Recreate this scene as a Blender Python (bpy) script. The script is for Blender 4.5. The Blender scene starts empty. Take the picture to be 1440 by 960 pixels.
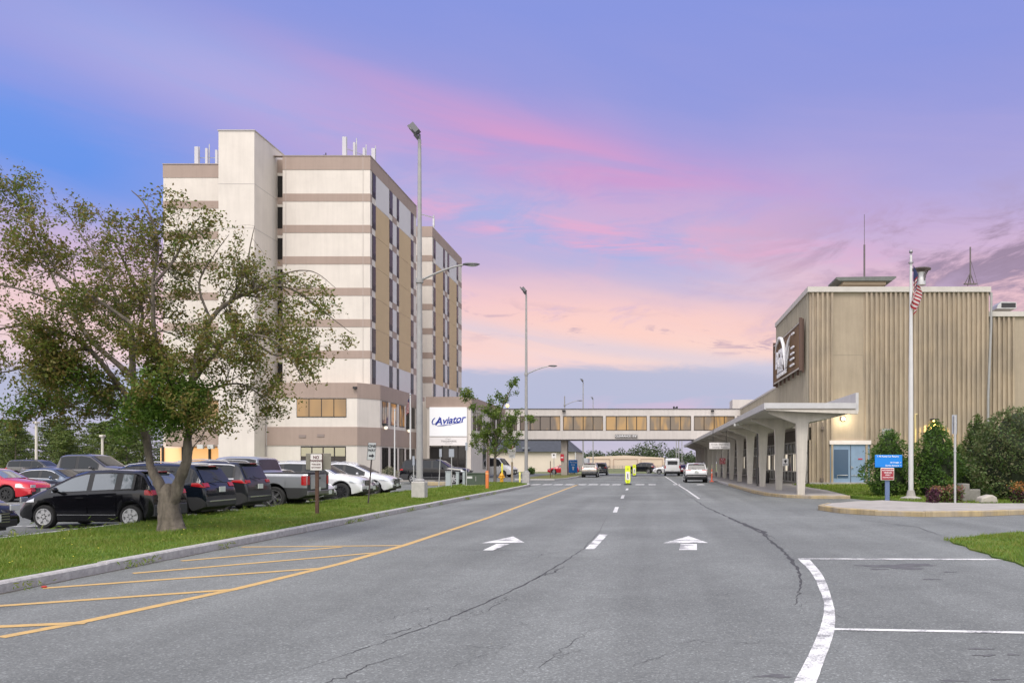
import bpy, math, random
import numpy as np
from mathutils import Vector, Matrix
random.seed(7); RNG = np.random.default_rng(11)
PI = math.pi
SC = bpy.context.scene
COL = SC.collection
F = 1150.0; CX = 915.0; CY = 650.0; HC = 1.70      # measured focal length, road vanishing point and eye height
EXPO = 1.15

def G(px, py, z=0.0):
    d = (HC - z) * F / (py - CY); return ((px - CX) * d / F, d)
def P(px, py, d):
    return ((px - CX) * d / F, d, HC + (CY - py) * d / F)
def lin(r, g=None, b=None):
    if g is None: r, g, b = r
    f = lambda c: (c / 255 / 12.92) if c / 255 <= .04045 else ((c / 255 + .055) / 1.055) ** 2.4
    return (f(r), f(g), f(b), 1)

# ------------------------------------------------------------------ materials
MATS = {}
def nt(m):
    m.use_nodes = True; t = m.node_tree; return t, t.nodes, t.links
def mat(name, col, rough=.6, metal=0, var=0.0, vscale=2.0, bump=0.0, bscale=30.0, coat=0, emit=None, estr=0, spec=.5,
        streak=0.0, col2=None, stretch=(1, 1, 1)):
    if name in MATS: return MATS[name]
    m = bpy.data.materials.new(name); t, N, L = nt(m); b = N['Principled BSDF']
    if len(col) == 3: col = (*col, 1)
    b.inputs['Base Color'].default_value = col
    b.inputs['Roughness'].default_value = rough; b.inputs['Metallic'].default_value = metal
    b.inputs['Coat Weight'].default_value = coat; b.inputs['Coat Roughness'].default_value = .04
    b.inputs['Specular IOR Level'].default_value = spec
    if emit: b.inputs['Emission Color'].default_value = (*emit[:3], 1); b.inputs['Emission Strength'].default_value = estr
    tc = N.new('ShaderNodeTexCoord')
    src = None
    if var or streak or col2:
        mp = N.new('ShaderNodeMapping'); mp.inputs['Scale'].default_value = stretch; L.new(tc.outputs['Object'], mp.inputs[0])
        n1 = N.new('ShaderNodeTexNoise'); n1.inputs['Scale'].default_value = vscale; n1.inputs['Detail'].default_value = 6; n1.inputs['Roughness'].default_value = .65
        L.new(mp.outputs[0], n1.inputs['Vector'])
        rp = N.new('ShaderNodeValToRGB'); rp.color_ramp.elements[0].position = .3; rp.color_ramp.elements[1].position = .7
        c2 = col2 if col2 else tuple(c * (1 - var) for c in col[:3])
        c1 = tuple(min(1, c * (1 + var)) for c in col[:3]) if not col2 else col[:3]
        rp.color_ramp.elements[0].color = (*c2[:3], 1); rp.color_ramp.elements[1].color = (*c1, 1)
        L.new(n1.outputs['Fac'], rp.inputs[0]); src = rp.outputs[0]
        if streak:
            mp2 = N.new('ShaderNodeMapping'); mp2.inputs['Scale'].default_value = (1.3, 1.3, .09); L.new(tc.outputs['Object'], mp2.inputs[0])
            n2 = N.new('ShaderNodeTexNoise'); n2.inputs['Scale'].default_value = 2.2; n2.inputs['Detail'].default_value = 8; n2.inputs['Roughness'].default_value = .7
            L.new(mp2.outputs[0], n2.inputs['Vector'])
            mx = N.new('ShaderNodeMix'); mx.data_type = 'RGBA'; mx.blend_type = 'MULTIPLY'
            r2 = N.new('ShaderNodeValToRGB'); r2.color_ramp.elements[0].position = .32; r2.color_ramp.elements[1].position = .58
            r2.color_ramp.elements[0].color = (1 - streak,) * 3 + (1,); r2.color_ramp.elements[1].color = (1, 1, 1, 1)
            L.new(n2.outputs['Fac'], r2.inputs[0]); mx.inputs['Factor'].default_value = 1
            L.new(src, mx.inputs[6]); L.new(r2.outputs[0], mx.inputs[7]); src = mx.outputs[2]
        L.new(src, b.inputs['Base Color'])
    if bump:
        nb = N.new('ShaderNodeTexNoise'); nb.inputs['Scale'].default_value = bscale; nb.inputs['Detail'].default_value = 4
        L.new(tc.outputs['Object'], nb.inputs['Vector'])
        bp = N.new('ShaderNodeBump'); bp.inputs['Strength'].default_value = bump; bp.inputs['Distance'].default_value = .02
        L.new(nb.outputs['Fac'], bp.inputs['Height']); L.new(bp.outputs[0], b.inputs['Normal'])
    MATS[name] = m; return m

def asphalt_mat(name, base, blue=1.03, patch=.16):
    m = bpy.data.materials.new(name); t, N, L = nt(m); b = N['Principled BSDF']; b.inputs['Roughness'].default_value = .82
    b.inputs['Specular IOR Level'].default_value = .3
    tc = N.new('ShaderNodeTexCoord')
    def noise(sc, det=4, ro=.6, vec=None):
        n = N.new('ShaderNodeTexNoise'); n.inputs['Scale'].default_value = sc; n.inputs['Detail'].default_value = det; n.inputs['Roughness'].default_value = ro
        L.new(vec or tc.outputs['Object'], n.inputs['Vector']); return n.outputs['Fac']
    def ramp(fac, stops):
        r = N.new('ShaderNodeValToRGB'); e = r.color_ramp.elements
        while len(e) < len(stops): e.new(.5)
        for el, (p, v) in zip(e, stops): el.position = p; el.color = (v, v, v, 1)
        L.new(fac, r.inputs[0]); return r.outputs[0]
    def mul(a, c):
        x = N.new('ShaderNodeMix'); x.data_type = 'RGBA'; x.blend_type = 'MULTIPLY'; x.inputs['Factor'].default_value = 1
        L.new(a, x.inputs[6]); L.new(c, x.inputs[7]); return x.outputs[2]
    v = N.new('ShaderNodeTexVoronoi'); v.inputs['Scale'].default_value = 62; L.new(tc.outputs['Object'], v.inputs['Vector'])
    sp = N.new('ShaderNodeSeparateColor'); L.new(v.outputs['Color'], sp.inputs[0])
    agg = ramp(sp.outputs[0], [(0, .74), (.55, .95), (.86, 1.06), (1, 1.6)])
    fine = ramp(noise(150, 3, .8), [(.3, .78), (.7, 1.22)])
    big = ramp(noise(.22, 6, .62), [(.3, 1 - patch), (.72, 1 + patch)])
    mid = ramp(noise(2.3, 5, .7), [(.3, .93), (.7, 1.07)])
    mp = N.new('ShaderNodeMapping'); mp.inputs['Scale'].default_value = (.9, .035, 1); L.new(tc.outputs['Object'], mp.inputs[0])
    lane = ramp(noise(1.0, 3, .5, mp.outputs[0]), [(.33, .85), (.66, 1.1)])
    rgb = N.new('ShaderNodeRGB'); rgb.outputs[0].default_value = (base * .945, base * 1.0, base * blue * .97, 1)
    s = mul(mul(mul(mul(mul(rgb.outputs[0], agg), fine), big), mid), lane)
    L.new(s, b.inputs['Base Color'])
    bp = N.new('ShaderNodeBump'); bp.inputs['Strength'].default_value = .5; bp.inputs['Distance'].default_value = .008
    L.new(agg, bp.inputs['Height']); L.new(bp.outputs[0], b.inputs['Normal'])
    MATS[name] = m; return m

def worn_paint(name, col, under):
    m = bpy.data.materials.new(name); t, N, L = nt(m); b = N['Principled BSDF']; b.inputs['Roughness'].default_value = .7
    tc = N.new('ShaderNodeTexCoord')
    def nz(sc, det, ro):
        n = N.new('ShaderNodeTexNoise'); n.inputs['Scale'].default_value = sc; n.inputs['Detail'].default_value = det; n.inputs['Roughness'].default_value = ro; L.new(tc.outputs['Object'], n.inputs['Vector']); return n.outputs['Fac']
    a = N.new('ShaderNodeMath'); a.operation = 'MULTIPLY_ADD'; L.new(nz(38, 6, .75), a.inputs[0]); a.inputs[1].default_value = .55; 
    c = N.new('ShaderNodeMath'); c.operation = 'MULTIPLY'; L.new(nz(2.6, 4, .6), c.inputs[0]); c.inputs[1].default_value = .6; L.new(c.outputs[0], a.inputs[2])
    r = N.new('ShaderNodeValToRGB'); e = r.color_ramp.elements; e.new(.5); e[0].position = .505; e[0].color = (*under, 1); e[1].position = .555; e[1].color = (*(x * .8 for x in col), 1); e[2].position = .62; e[2].color = (*col, 1)
    L.new(a.outputs[0], r.inputs[0]); L.new(r.outputs[0], b.inputs['Base Color']); MATS[name] = m; return m
def leaf_mat(name, cols, trans=.3):
    m = bpy.data.materials.new(name); t, N, L = nt(m); b = N['Principled BSDF']; b.inputs['Roughness'].default_value = .55
    b.inputs['Specular IOR Level'].default_value = .35
    g = N.new('ShaderNodeNewGeometry'); r = N.new('ShaderNodeValToRGB'); e = r.color_ramp.elements
    while len(e) < len(cols): e.new(.5)
    for i, c in enumerate(cols): e[i].position = i / max(1, len(cols) - 1); e[i].color = (*c, 1)
    tc = N.new('ShaderNodeTexCoord'); n = N.new('ShaderNodeTexNoise'); n.inputs['Scale'].default_value = .9; n.inputs['Detail'].default_value = 2
    L.new(tc.outputs['Object'], n.inputs['Vector'])
    ad = N.new('ShaderNodeMath'); ad.operation = 'MULTIPLY_ADD'; L.new(g.outputs['Random Per Island'], ad.inputs[0]); ad.inputs[1].default_value = .62
    mm = N.new('ShaderNodeMath'); mm.operation = 'MULTIPLY_ADD'; L.new(n.outputs['Fac'], mm.inputs[0]); mm.inputs[1].default_value = 1.3; mm.inputs[2].default_value = -.45
    L.new(mm.outputs[0], ad.inputs[2]); L.new(ad.outputs[0], r.inputs[0])
    L.new(r.outputs[0], b.inputs['Base Color'])
    tr = N.new('ShaderNodeBsdfTranslucent'); L.new(r.outputs[0], tr.inputs[0])
    mx = N.new('ShaderNodeMixShader'); mx.inputs[0].default_value = trans
    L.new(b.outputs[0], mx.inputs[1]); L.new(tr.outputs[0], mx.inputs[2]); L.new(mx.outputs[0], N['Material Output'].inputs[0])
    MATS[name] = m; return m

def grass_mat(name, c1, c2, c3):
    m = bpy.data.materials.new(name); t, N, L = nt(m); b = N['Principled BSDF']; b.inputs['Roughness'].default_value = .8
    b.inputs['Specular IOR Level'].default_value = .2
    tc = N.new('ShaderNodeTexCoord')
    def noise(sc, det=5, ro=.65):
        n = N.new('ShaderNodeTexNoise'); n.inputs['Scale'].default_value = sc; n.inputs['Detail'].default_value = det; n.inputs['Roughness'].default_value = ro
        L.new(tc.outputs['Object'], n.inputs['Vector']); return n.outputs['Fac']
    r = N.new('ShaderNodeValToRGB'); e = r.color_ramp.elements; e.new(.5)
    e[0].position = .3; e[0].color = (*c1, 1); e[1].position = .52; e[1].color = (*c2, 1); e[2].position = .72; e[2].color = (*c3, 1)
    L.new(noise(.8), r.inputs[0])
    x = N.new('ShaderNodeMix'); x.data_type = 'RGBA'; x.blend_type = 'MULTIPLY'; x.inputs['Factor'].default_value = 1
    r2 = N.new('ShaderNodeValToRGB'); r2.color_ramp.elements[0].position = .3; r2.color_ramp.elements[1].position = .7
    r2.color_ramp.elements[0].color = (.55, .6, .5, 1); r2.color_ramp.elements[1].color = (1.35, 1.3, 1.3, 1)
    L.new(noise(22, 6, .8), r2.inputs[0]); L.new(r.outputs[0], x.inputs[6]); L.new(r2.outputs[0], x.inputs[7])
    L.new(x.outputs[2], b.inputs['Base Color'])
    bp = N.new('ShaderNodeBump'); bp.inputs['Strength'].default_value = .8; bp.inputs['Distance'].default_value = .04
    L.new(noise(40, 4, .7), bp.inputs['Height']); L.new(bp.outputs[0], b.inputs['Normal'])
    MATS[name] = m; return m

def lit_window_mat(name, strength, amber, grey, scale=.35, bias=.5):
    # glazing of a lit corridor: warm light inside, uneven
    m = bpy.data.materials.new(name); t, N, L = nt(m); b = N['Principled BSDF']
    b.inputs['Base Color'].default_value = (.03, .028, .025, 1); b.inputs['Roughness'].default_value = .06
    tc = N.new('ShaderNodeTexCoord'); n = N.new('ShaderNodeTexNoise'); n.inputs['Scale'].default_value = scale; n.inputs['Detail'].default_value = 2; n.inputs['Distortion'].default_value = .4
    mp = N.new('ShaderNodeMapping'); mp.inputs['Scale'].default_value = (1.6, 1.6, .5); L.new(tc.outputs['Object'], mp.inputs[0]); L.new(mp.outputs[0], n.inputs['Vector'])
    r = N.new('ShaderNodeValToRGB'); r.color_ramp.elements[0].position = bias - .08; r.color_ramp.elements[1].position = bias + .1
    r.color_ramp.elements[0].color = grey; r.color_ramp.elements[1].color = amber
    L.new(n.outputs['Fac'], r.inputs[0]); L.new(r.outputs[0], b.inputs['Emission Color']); b.inputs['Emission Strength'].default_value = strength
    MATS[name] = m; return m

# ------------------------------------------------------------------ mesh building
SPLIT = {'floor_band', 'roof_band', 'white_panel', 'tan_panel', 'spandrel', 'antenna_panel', 'floodlight', 'vent', 'post', 'flat_panel', 'pillar', 'parapet_cap', 'wall_box', 'lit_doorway', 'frame_post', 'frame_rail', 'logo_stripe', 'logo_line', 'fascia', 'hanger', 'leg', 'lamp_head', 'clamp', 'outlet', 'edge_trim', 'coping', 'air_dam', 'clapper', 'dark_window', 'swoosh', 'logo_swoosh', 'joint_line', 'door_frame_post', 'badge'}
class MB:
    def __init__(s): s.v = []; s.f = []; s.m = []; s.mi = 0; s.p = []; s.np = 0
    def add(s, vs, fs):
        o = len(s.v); s.v += [tuple(map(float, p)) for p in vs]
        for f in fs: s.f.append([o + i for i in f]); s.m.append(s.mi); s.p.append(s.np)
        s.np += 1; return s
    def box(s, x0, x1, y0, y1, z0, z1):
        if x0 > x1: x0, x1 = x1, x0
        if y0 > y1: y0, y1 = y1, y0
        if z0 > z1: z0, z1 = z1, z0
        v = [(x0, y0, z0), (x1, y0, z0), (x1, y1, z0), (x0, y1, z0), (x0, y0, z1), (x1, y0, z1), (x1, y1, z1), (x0, y1, z1)]
        return s.add(v, [(0, 3, 2, 1), (4, 5, 6, 7), (0, 1, 5, 4), (1, 2, 6, 5), (2, 3, 7, 6), (3, 0, 4, 7)])
    def cbox(s, c, d): return s.box(c[0] - d[0] / 2, c[0] + d[0] / 2, c[1] - d[1] / 2, c[1] + d[1] / 2, c[2] - d[2] / 2, c[2] + d[2] / 2)
    def tube(s, pts, rad, n=8, cap=True):
        pts = [Vector(p) for p in pts]; k = len(pts)
        if not hasattr(rad, '__len__'): rad = [rad] * k
        up = None; rings = []
        for i in range(k):
            d = (pts[min(i + 1, k - 1)] - pts[max(i - 1, 0)]).normalized()
            if up is None: up = Vector((1, 0, 0)) if abs(d.x) < .8 else Vector((0, 1, 0))
            a = d.cross(up)
            if a.length < 1e-5: a = d.cross(Vector((0, 1, .3)))
            a.normalize(); b = d.cross(a).normalized(); up = b.cross(d) if False else up
            rings.append([pts[i] + (a * math.cos(2 * PI * j / n) + b * math.sin(2 * PI * j / n)) * rad[i] for j in range(n)])
        v = [p for r in rings for p in r]; f = []
        for i in range(k - 1):
            for j in range(n): f.append((i * n + j, i * n + (j + 1) % n, (i + 1) * n + (j + 1) % n, (i + 1) * n + j))
        if cap: f.append(tuple(range(n))); f.append(tuple((k - 1) * n + j for j in reversed(range(n))))
        return s.add(v, f)
    def prism(s, poly, z0, z1):
        n = len(poly); v = [(p[0], p[1], z0) for p in poly] + [(p[0], p[1], z1) for p in poly]
        f = [tuple(reversed(range(n))), tuple(range(n, 2 * n))] + [(i, (i + 1) % n, n + (i + 1) % n, n + i) for i in range(n)]
        return s.add(v, f)
    def prism_y(s, poly, y0, y1):          # poly in (x,z), extruded along y
        n = len(poly); v = [(p[0], y0, p[1]) for p in poly] + [(p[0], y1, p[1]) for p in poly]
        f = [tuple(range(n)), tuple(reversed(range(n, 2 * n)))] + [(n + i, n + (i + 1) % n, (i + 1) % n, i) for i in range(n)]
        return s.add(v, f)
    def sheet(s, poly, z): return s.add([(p[0], p[1], z) for p in poly], [tuple(range(len(poly)))])
    def quad(s, a, b, c, d): return s.add([a, b, c, d], [(0, 1, 2, 3)])
    def lathe(s, prof, c, axis='z', n=16, cap=True):
        k = len(prof); v = []
        for r, h in prof:
            for j in range(n):
                a = 2 * PI * j / n; ca, sa = r * math.cos(a), r * math.sin(a)
                v.append((c[0] + ca, c[1] + sa, c[2] + h) if axis == 'z' else (c[0] + ca, c[1] + h, c[2] + sa))
        f = [(i * n + j, i * n + (j + 1) % n, (i + 1) * n + (j + 1) % n, (i + 1) * n + j) for i in range(k - 1) for j in range(n)]
        if cap: f += [tuple(reversed(range(n))), tuple((k - 1) * n + j for j in range(n))]
        return s.add(v, f)
    def ball(s, c, r, sc=(1, 1, 1), n=10, m=6):
        prof = []
        v = [(c[0], c[1], c[2] - r * sc[2])]
        for i in range(1, m):
            t = -PI / 2 + PI * i / m
            for j in range(n):
                a = 2 * PI * j / n; v.append((c[0] + r * sc[0] * math.cos(t) * math.cos(a), c[1] + r * sc[1] * math.cos(t) * math.sin(a), c[2] + r * sc[2] * math.sin(t)))
        v.append((c[0], c[1], c[2] + r * sc[2])); e = len(v) - 1
        f = [(0, 1 + (j + 1) % n, 1 + j) for j in range(n)]
        for i in range(m - 2):
            for j in range(n): f.append((1 + i * n + j, 1 + i * n + (j + 1) % n, 1 + (i + 1) * n + (j + 1) % n, 1 + (i + 1) * n + j))
        f += [(e, 1 + (m - 2) * n + j, 1 + (m - 2) * n + (j + 1) % n) for j in range(n)]
        return s.add(v, f)
    def build(s, name, mats, parent=None, world=False, smooth=False, bevel=0, angle=40):
        if name in SPLIT and s.np > 1:                       # every separate piece becomes a part of its own
            out = None
            for k in range(s.np):
                q = MB(); used = {}
                for f, m_, p_ in zip(s.f, s.m, s.p):
                    if p_ != k: continue
                    g = []
                    for i in f:
                        if i not in used: used[i] = len(q.v); q.v.append(s.v[i])
                        g.append(used[i])
                    q.f.append(g); q.m.append(m_); q.p.append(0)
                q.np = 1; out = q.build(name, mats, parent, world, smooth, bevel, angle)
            return out
        v = s.v
        if world and parent is not None:
            r = parent
            while r.parent: r = r.parent
            o = r.location; v = [(p[0] - o.x, p[1] - o.y, p[2] - o.z) for p in v]
        me = bpy.data.meshes.new(name); me.from_pydata(v, [], s.f); 
        if not isinstance(mats, (list, tuple)): mats = [mats]
        for m in mats: me.materials.append(m)
        if len(mats) > 1: me.polygons.foreach_set('material_index', s.m)
        if smooth:
            me.shade_smooth(); me.set_sharp_from_angle(angle=math.radians(angle))
        me.update(); o = bpy.data.objects.new(name, me); COL.objects.link(o)
        if parent is not None: o.parent = parent
        if bevel:
            b = o.modifiers.new('Bevel', 'BEVEL'); b.width = bevel; b.segments = 2; b.limit_method = 'ANGLE'
        return o

def np_mesh(name, co, nper, m, parent=None):     # co: (n*nper,3) islands of nper verts, one face each
    me = bpy.data.meshes.new(name); n = len(co) // nper
    me.vertices.add(len(co)); me.vertices.foreach_set('co', np.ascontiguousarray(co, dtype=np.float32).ravel())
    me.loops.add(len(co)); me.loops.foreach_set('vertex_index', np.arange(len(co), dtype=np.int32))
    me.polygons.add(n); me.polygons.foreach_set('loop_start', np.arange(0, len(co), nper, dtype=np.int32))
    try: me.polygons.foreach_set('loop_total', np.full(n, nper, dtype=np.int32))
    except Exception: pass
    me.materials.append(m); me.update(calc_edges=True); me.validate()
    o = bpy.data.objects.new(name, me); COL.objects.link(o)
    if parent is not None: o.parent = parent
    return o

def leaves(centers, lmin, lmax, wr=.5, droop=0.0, up=0.0):
    c = np.asarray(centers, float); n = len(c)
    d = RNG.normal(size=(n, 3)); d[:, 2] = d[:, 2] * .8 - droop; d /= np.linalg.norm(d, axis=1)[:, None]
    r = RNG.normal(size=(n, 3)); r[:, 2] += up
    s = np.cross(d, r); s /= np.linalg.norm(s, axis=1)[:, None] + 1e-9
    l = RNG.uniform(lmin, lmax, (n, 1)); w = l * wr
    q = np.empty((n, 4, 3)); q[:, 0] = c - d * l * .5; q[:, 1] = c + s * w * .5 - d * l * .05; q[:, 2] = c + d * l * .5; q[:, 3] = c - s * w * .5 - d * l * .05
    return q.reshape(-1, 3)

def tag(o, label=None, cat=None, group=None, kind=None):
    if label: o['label'] = label
    if cat: o['category'] = cat
    if group: o['group'] = group
    if kind: o['kind'] = kind
    return o
def thing(name, label, cat, loc=(0, 0, 0), rz=0, group=None):
    o = bpy.data.objects.new(name, None); COL.objects.link(o); o.location = loc; o.rotation_euler = (0, 0, rz); o.empty_display_size = .3
    return tag(o, label, cat, group)
def struct(o): o['kind'] = 'structure'; return o
def copy_tree(o, parent=None):
    c = o.copy(); COL.objects.link(c); c.parent = parent
    for ch in list(o.children): copy_tree(ch, c)
    return c

_DG = None
def text_mesh(name, s, size, m, parent, origin, right=(1, 0, 0), up=(0, 0, 1), shear=0, align='CENTER', bold=0, ext=.003, space=1.0, world=False):
    cu = bpy.data.curves.new(name, 'FONT'); cu.body = s; cu.size = size; cu.align_x = align; cu.align_y = 'CENTER'; cu.extrude = ext; cu.shear = shear
    cu.offset = bold; cu.space_character = space
    tmp = bpy.data.objects.new('tmp', cu); COL.objects.link(tmp)
    dg = bpy.context.evaluated_depsgraph_get(); me = bpy.data.meshes.new_from_object(tmp.evaluated_get(dg))
    bpy.data.objects.remove(tmp); bpy.data.curves.remove(cu)
    R = Vector(right).normalized(); U = Vector(up).normalized(); Nn = R.cross(U); O = Vector(origin)
    if world and parent is not None:
        r = parent
        while r.parent: r = r.parent
        O = O - r.location
    M = Matrix(((R.x, U.x, Nn.x, O.x), (R.y, U.y, Nn.y, O.y), (R.z, U.z, Nn.z, O.z), (0, 0, 0, 1)))
    me.transform(M); me.name = name; me.materials.clear(); me.materials.append(m)
    o = bpy.data.objects.new(name, me); COL.objects.link(o)
    if parent is not None: o.parent = parent
    return o

# shared materials
ASPH = asphalt_mat('asphalt_road', .174, 1.0, .19)
LOT = asphalt_mat('asphalt_lot', .155, .98, .2)
GRASS = grass_mat('lawn_grass', (.065, .12, .014), (.10, .17, .02), (.17, .19, .04))
DRYGR = grass_mat('dry_verge', (.16, .15, .06), (.12, .13, .04), (.22, .19, .1))
CONC = mat('concrete_pavement', (.32, .30, .275), .85, var=.2, vscale=1.5, bump=.3, bscale=60)
GRAN = mat('granite_kerb', (.36, .35, .34), .85, var=.25, vscale=9, bump=.5, bscale=40)
YKERB = mat('worn_yellow_kerb', (.41, .31, .14), .85, col2=(.32, .28, .225), var=.2, vscale=1.1, streak=.35, bump=.4, bscale=30)
WPAINT = mat('white_road_paint', (.68, .68, .66), .7, var=.12, vscale=9, bump=.3, bscale=90, col2=(.36, .36, .36))
WPAINT = worn_paint('white_road_paint_worn', (.66, .66, .645), (.20, .20, .205))
YPAINT = mat('yellow_road_paint', (.58, .37, .12), .7, var=.12, vscale=8, bump=.3, bscale=90, col2=(.40, .28, .13))
CRACK = mat('crack_filler', (.045, .045, .046), .8, var=.3, vscale=20)
STAIN = mat('oil_stain', (.095, .095, .096), .7, var=.3, vscale=10)
STEEL = mat('galvanised_steel', (.46, .46, .45), .45, .55, var=.12, vscale=4)
PALE = mat('pale_pole_paint', (.30, .295, .285), .5, .1, var=.1, vscale=4)
WHITE = mat('white_paint', (.54, .54, .525), .5, var=.05, vscale=3)
BLACK = mat('black_plastic', (.018, .018, .019), .45)
RUBBER = mat('tyre_rubber', (.022, .022, .022), .8, bump=.2, bscale=60)
DARKW = mat('dark_glass', (.012, .013, .015), .05, spec=.6)
BROWNP = mat('brown_post', (.09, .045, .03), .6, var=.2, vscale=8)
SIGNW = mat('sign_white', (.72, .69, .67), .5, var=.05, vscale=6)
BLUE = mat('sign_blue', (.0, .19, .62), .45)
REDS = mat('sign_red', (.42, .02, .035), .5, var=.1, vscale=5)
INK = mat('black_lettering', (.03, .03, .035), .6)
BROWNINK = mat('maroon_lettering', (.13, .045, .05), .6)
WINK = mat('white_lettering', (.85, .86, .86), .5)
# ------------------------------------------------------------------ ground, road, verge
def ground():
    struct(MB().sheet([(-900, -60), (900, -60), (900, 1500), (-900, 1500)], -.02).build('ground', mat('far_field', (.12, .14, .05), .9, var=.3, vscale=.05)))
    struct(MB().sheet([(-8.5, -12), (45, -12), (45, 128), (-8.5, 128)], 0).build('road', ASPH))
    struct(MB().sheet([(-95, -12), (-8.4, -12), (-8.4, 128), (-95, 128)], -.004).build('car_park', LOT))
    # verge between road and car park
    verge = [(-13.5, 3), (-8.5, 3), (-8.5, 52), (-8.62, 58), (-9.2, 61.5), (-10.4, 64), (-13.5, 64.3)]
    struct(MB().prism([(-13.38, 2.9), (-8.62, 2.9), (-8.62, 52), (-8.75, 58), (-9.3, 61.4), (-10.4, 63.85), (-13.38, 64.1)], -.3, .145).build('verge_lawn', GRASS))
    def kerb(name, line, w, h, m, z0=-.3, seg=2.4):
        b = MB(); 
        for (a, c) in zip(line[:-1], line[1:]):
            a = Vector((*a, 0)); c = Vector((*c, 0)); d = c - a; Ln = d.length; d.normalize(); nrm = Vector((-d.y, d.x, 0))
            k = max(1, round(Ln / seg))
            for i in range(k):
                p = a + d * (Ln * i / k + .004); q = a + d * (Ln * (i + 1) / k - .004)
                j = random.uniform(-.008, .008); t = random.uniform(-.008, .008)
                A = p + nrm * (j); B = q + nrm * (j + random.uniform(-.006, .006))
                C = B + nrm * w; D = A + nrm * w
                ch = .025
                lo = [(A.x, A.y, z0), (B.x, B.y, z0), (C.x, C.y, z0), (D.x, D.y, z0)]
                md = [(A.x, A.y, h + t - ch), (B.x, B.y, h + t - ch), (C.x, C.y, h + t), (D.x, D.y, h + t)]
                A2 = A + nrm * ch; B2 = B + nrm * ch
                b.add(lo + md + [(A2.x, A2.y, h + t), (B2.x, B2.y, h + t)], [(0, 1, 5, 4), (4, 5, 9, 8), (8, 9, 6, 7), (2, 3, 7, 6), (1, 2, 6, 9, 5), (3, 0, 4, 8, 7)])
        return struct(b.build(name, m))
    kerb('kerb', [(-8.45, 2.9), (-8.45, 52), (-8.58, 58), (-9.12, 61.5), (-10.3, 64), (-13.5, 64.3), (-13.53, 2.9)], .16, .15, GRAN)
    # second verge round the bridge pillar
    struct(MB().prism([(-13, 79), (-9.2, 78.4), (-8.5, 82), (-8.2, 116), (-13, 117)], -.3, .13).build('pillar_verge', DRYGR))
    kerb('kerb', [(-13.1, 78.9), (-9.2, 78.2), (-8.4, 82), (-8.1, 116)], .16, .14, GRAN)
    struct(MB().prism([(-60, 66.5), (-25, 66.2), (-24.2, 69), (-24.2, 81), (-60, 81)], -.3, .1).build('hotel_lawn', GRASS))
    struct(MB().prism([(-24, 72), (-19.5, 74), (-17.8, 78), (-17.8, 83), (-24, 83)], -.3, .11).build('hotel_path', CONC))
    # terminal pavement with painted kerb
    pv = [(5.85, 140), (5.85, 45.5), (6.05, 42), (6.7, 39.6), (7.6, 38.6), (9.3, 38.45), (9.9, 46), (9.9, 58), (11.2, 58), (11.2, 140)]
    struct(MB().prism(pv, -.3, .15).build('terminal_pavement', CONC))
    kerb('kerb', [(9.35, 38.3), (7.5, 38.4), (6.55, 39.45), (5.9, 41.9), (5.69, 45.5), (5.69, 60)][::-1], .16, .155, YKERB)
    kerb('kerb', [(5.69, 60), (5.69, 140)][::-1], .16, .155, GRAN)
    struct(MB().prism([(9.45, 38.5), (10.0, 46), (10.0, 57.9), (34, 57.9), (34, 31.2), (16, 30.9), (12.5, 31.0), (10.7, 31.9)], -.3, .14).build('terminal_lawn', GRASS))
    isl = [(6.15, 29.3), (6.5, 27.6), (7.3, 26.4), (8.6, 25.75), (10.4, 26.0), (12.6, 27.1), (16, 28.0), (34, 29.4), (34, 31.2), (16, 30.85), (12.5, 30.95), (10.6, 31.8), (9.5, 33.5), (8.2, 32.6), (6.8, 31)]
    struct(MB().prism([(p[0], p[1] + .0) for p in isl], -.3, .16).build('corner_pavement', CONC))
    kerb('kerb', [(6.7, 31.1), (6.02, 29.4), (6.36, 27.5), (7.2, 26.27), (8.6, 25.58), (10.45, 25.84), (12.65, 26.94), (16, 27.84), (34, 29.24)], .17, .17, YKERB, seg=1.6)
    # lawn at right edge
    struct(MB().prism([(6.5, 17.8), (6.85, 18.2), (7.3, 18.5), (7.7, 19.0), (8.05, 19.15), (8.5, 19.6), (9.0, 19.75), (9.8, 20.1), (18, 22), (18, 9), (7.4, 11.6), (6.6, 12.5), (6.07, 13.3), (6.18, 13.9), (6.09, 14.6), (6.24, 15.1), (6.2, 15.9), (6.36, 16.5), (6.33, 17.1)], -.3, .03).build('corner_lawn', GRASS))

def strip_px(name, L, R, m, z=.004):
    b = MB(); A = [G(*p) for p in L]; C = [G(*p) for p in R]
    for i in range(len(A) - 1):
        b.add([(*A[i], z), (*C[i], z), (*C[i + 1], z), (*A[i + 1], z)], [(0, 1, 2, 3)])
    return struct(b.build(name, m))
def line_px(name, pts, w, m, z=.004, ws=None):
    g = [Vector((*G(*p), 0)) for p in pts]; return line_w(name, g, w, m, z)
def line_w(name, g, w, m, z=.004, jag=0, b=None, taper=False):
    own = b is None
    if own: b = MB()
    Ls = []; Rs = []
    for i, p in enumerate(g):
        d = (g[min(i + 1, len(g) - 1)] - g[max(i - 1, 0)]).normalized(); n = Vector((-d.y, d.x, 0))
        ww = w * (random.uniform(1 - jag, 1 + jag) if jag else 1)
        if taper: ww *= max(.12, min(1, 2.5 * min(i, len(g) - 1 - i) / len(g)))
        Ls.append(p + n * ww / 2); Rs.append(p - n * ww / 2)
    for i in range(len(g) - 1):
        b.add([(Ls[i].x, Ls[i].y, z), (Rs[i].x, Rs[i].y, z), (Rs[i + 1].x, Rs[i + 1].y, z), (Ls[i + 1].x, Ls[i + 1].y, z)], [(3, 2, 1, 0)])
    return struct(b.build(name, m)) if own else b

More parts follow.
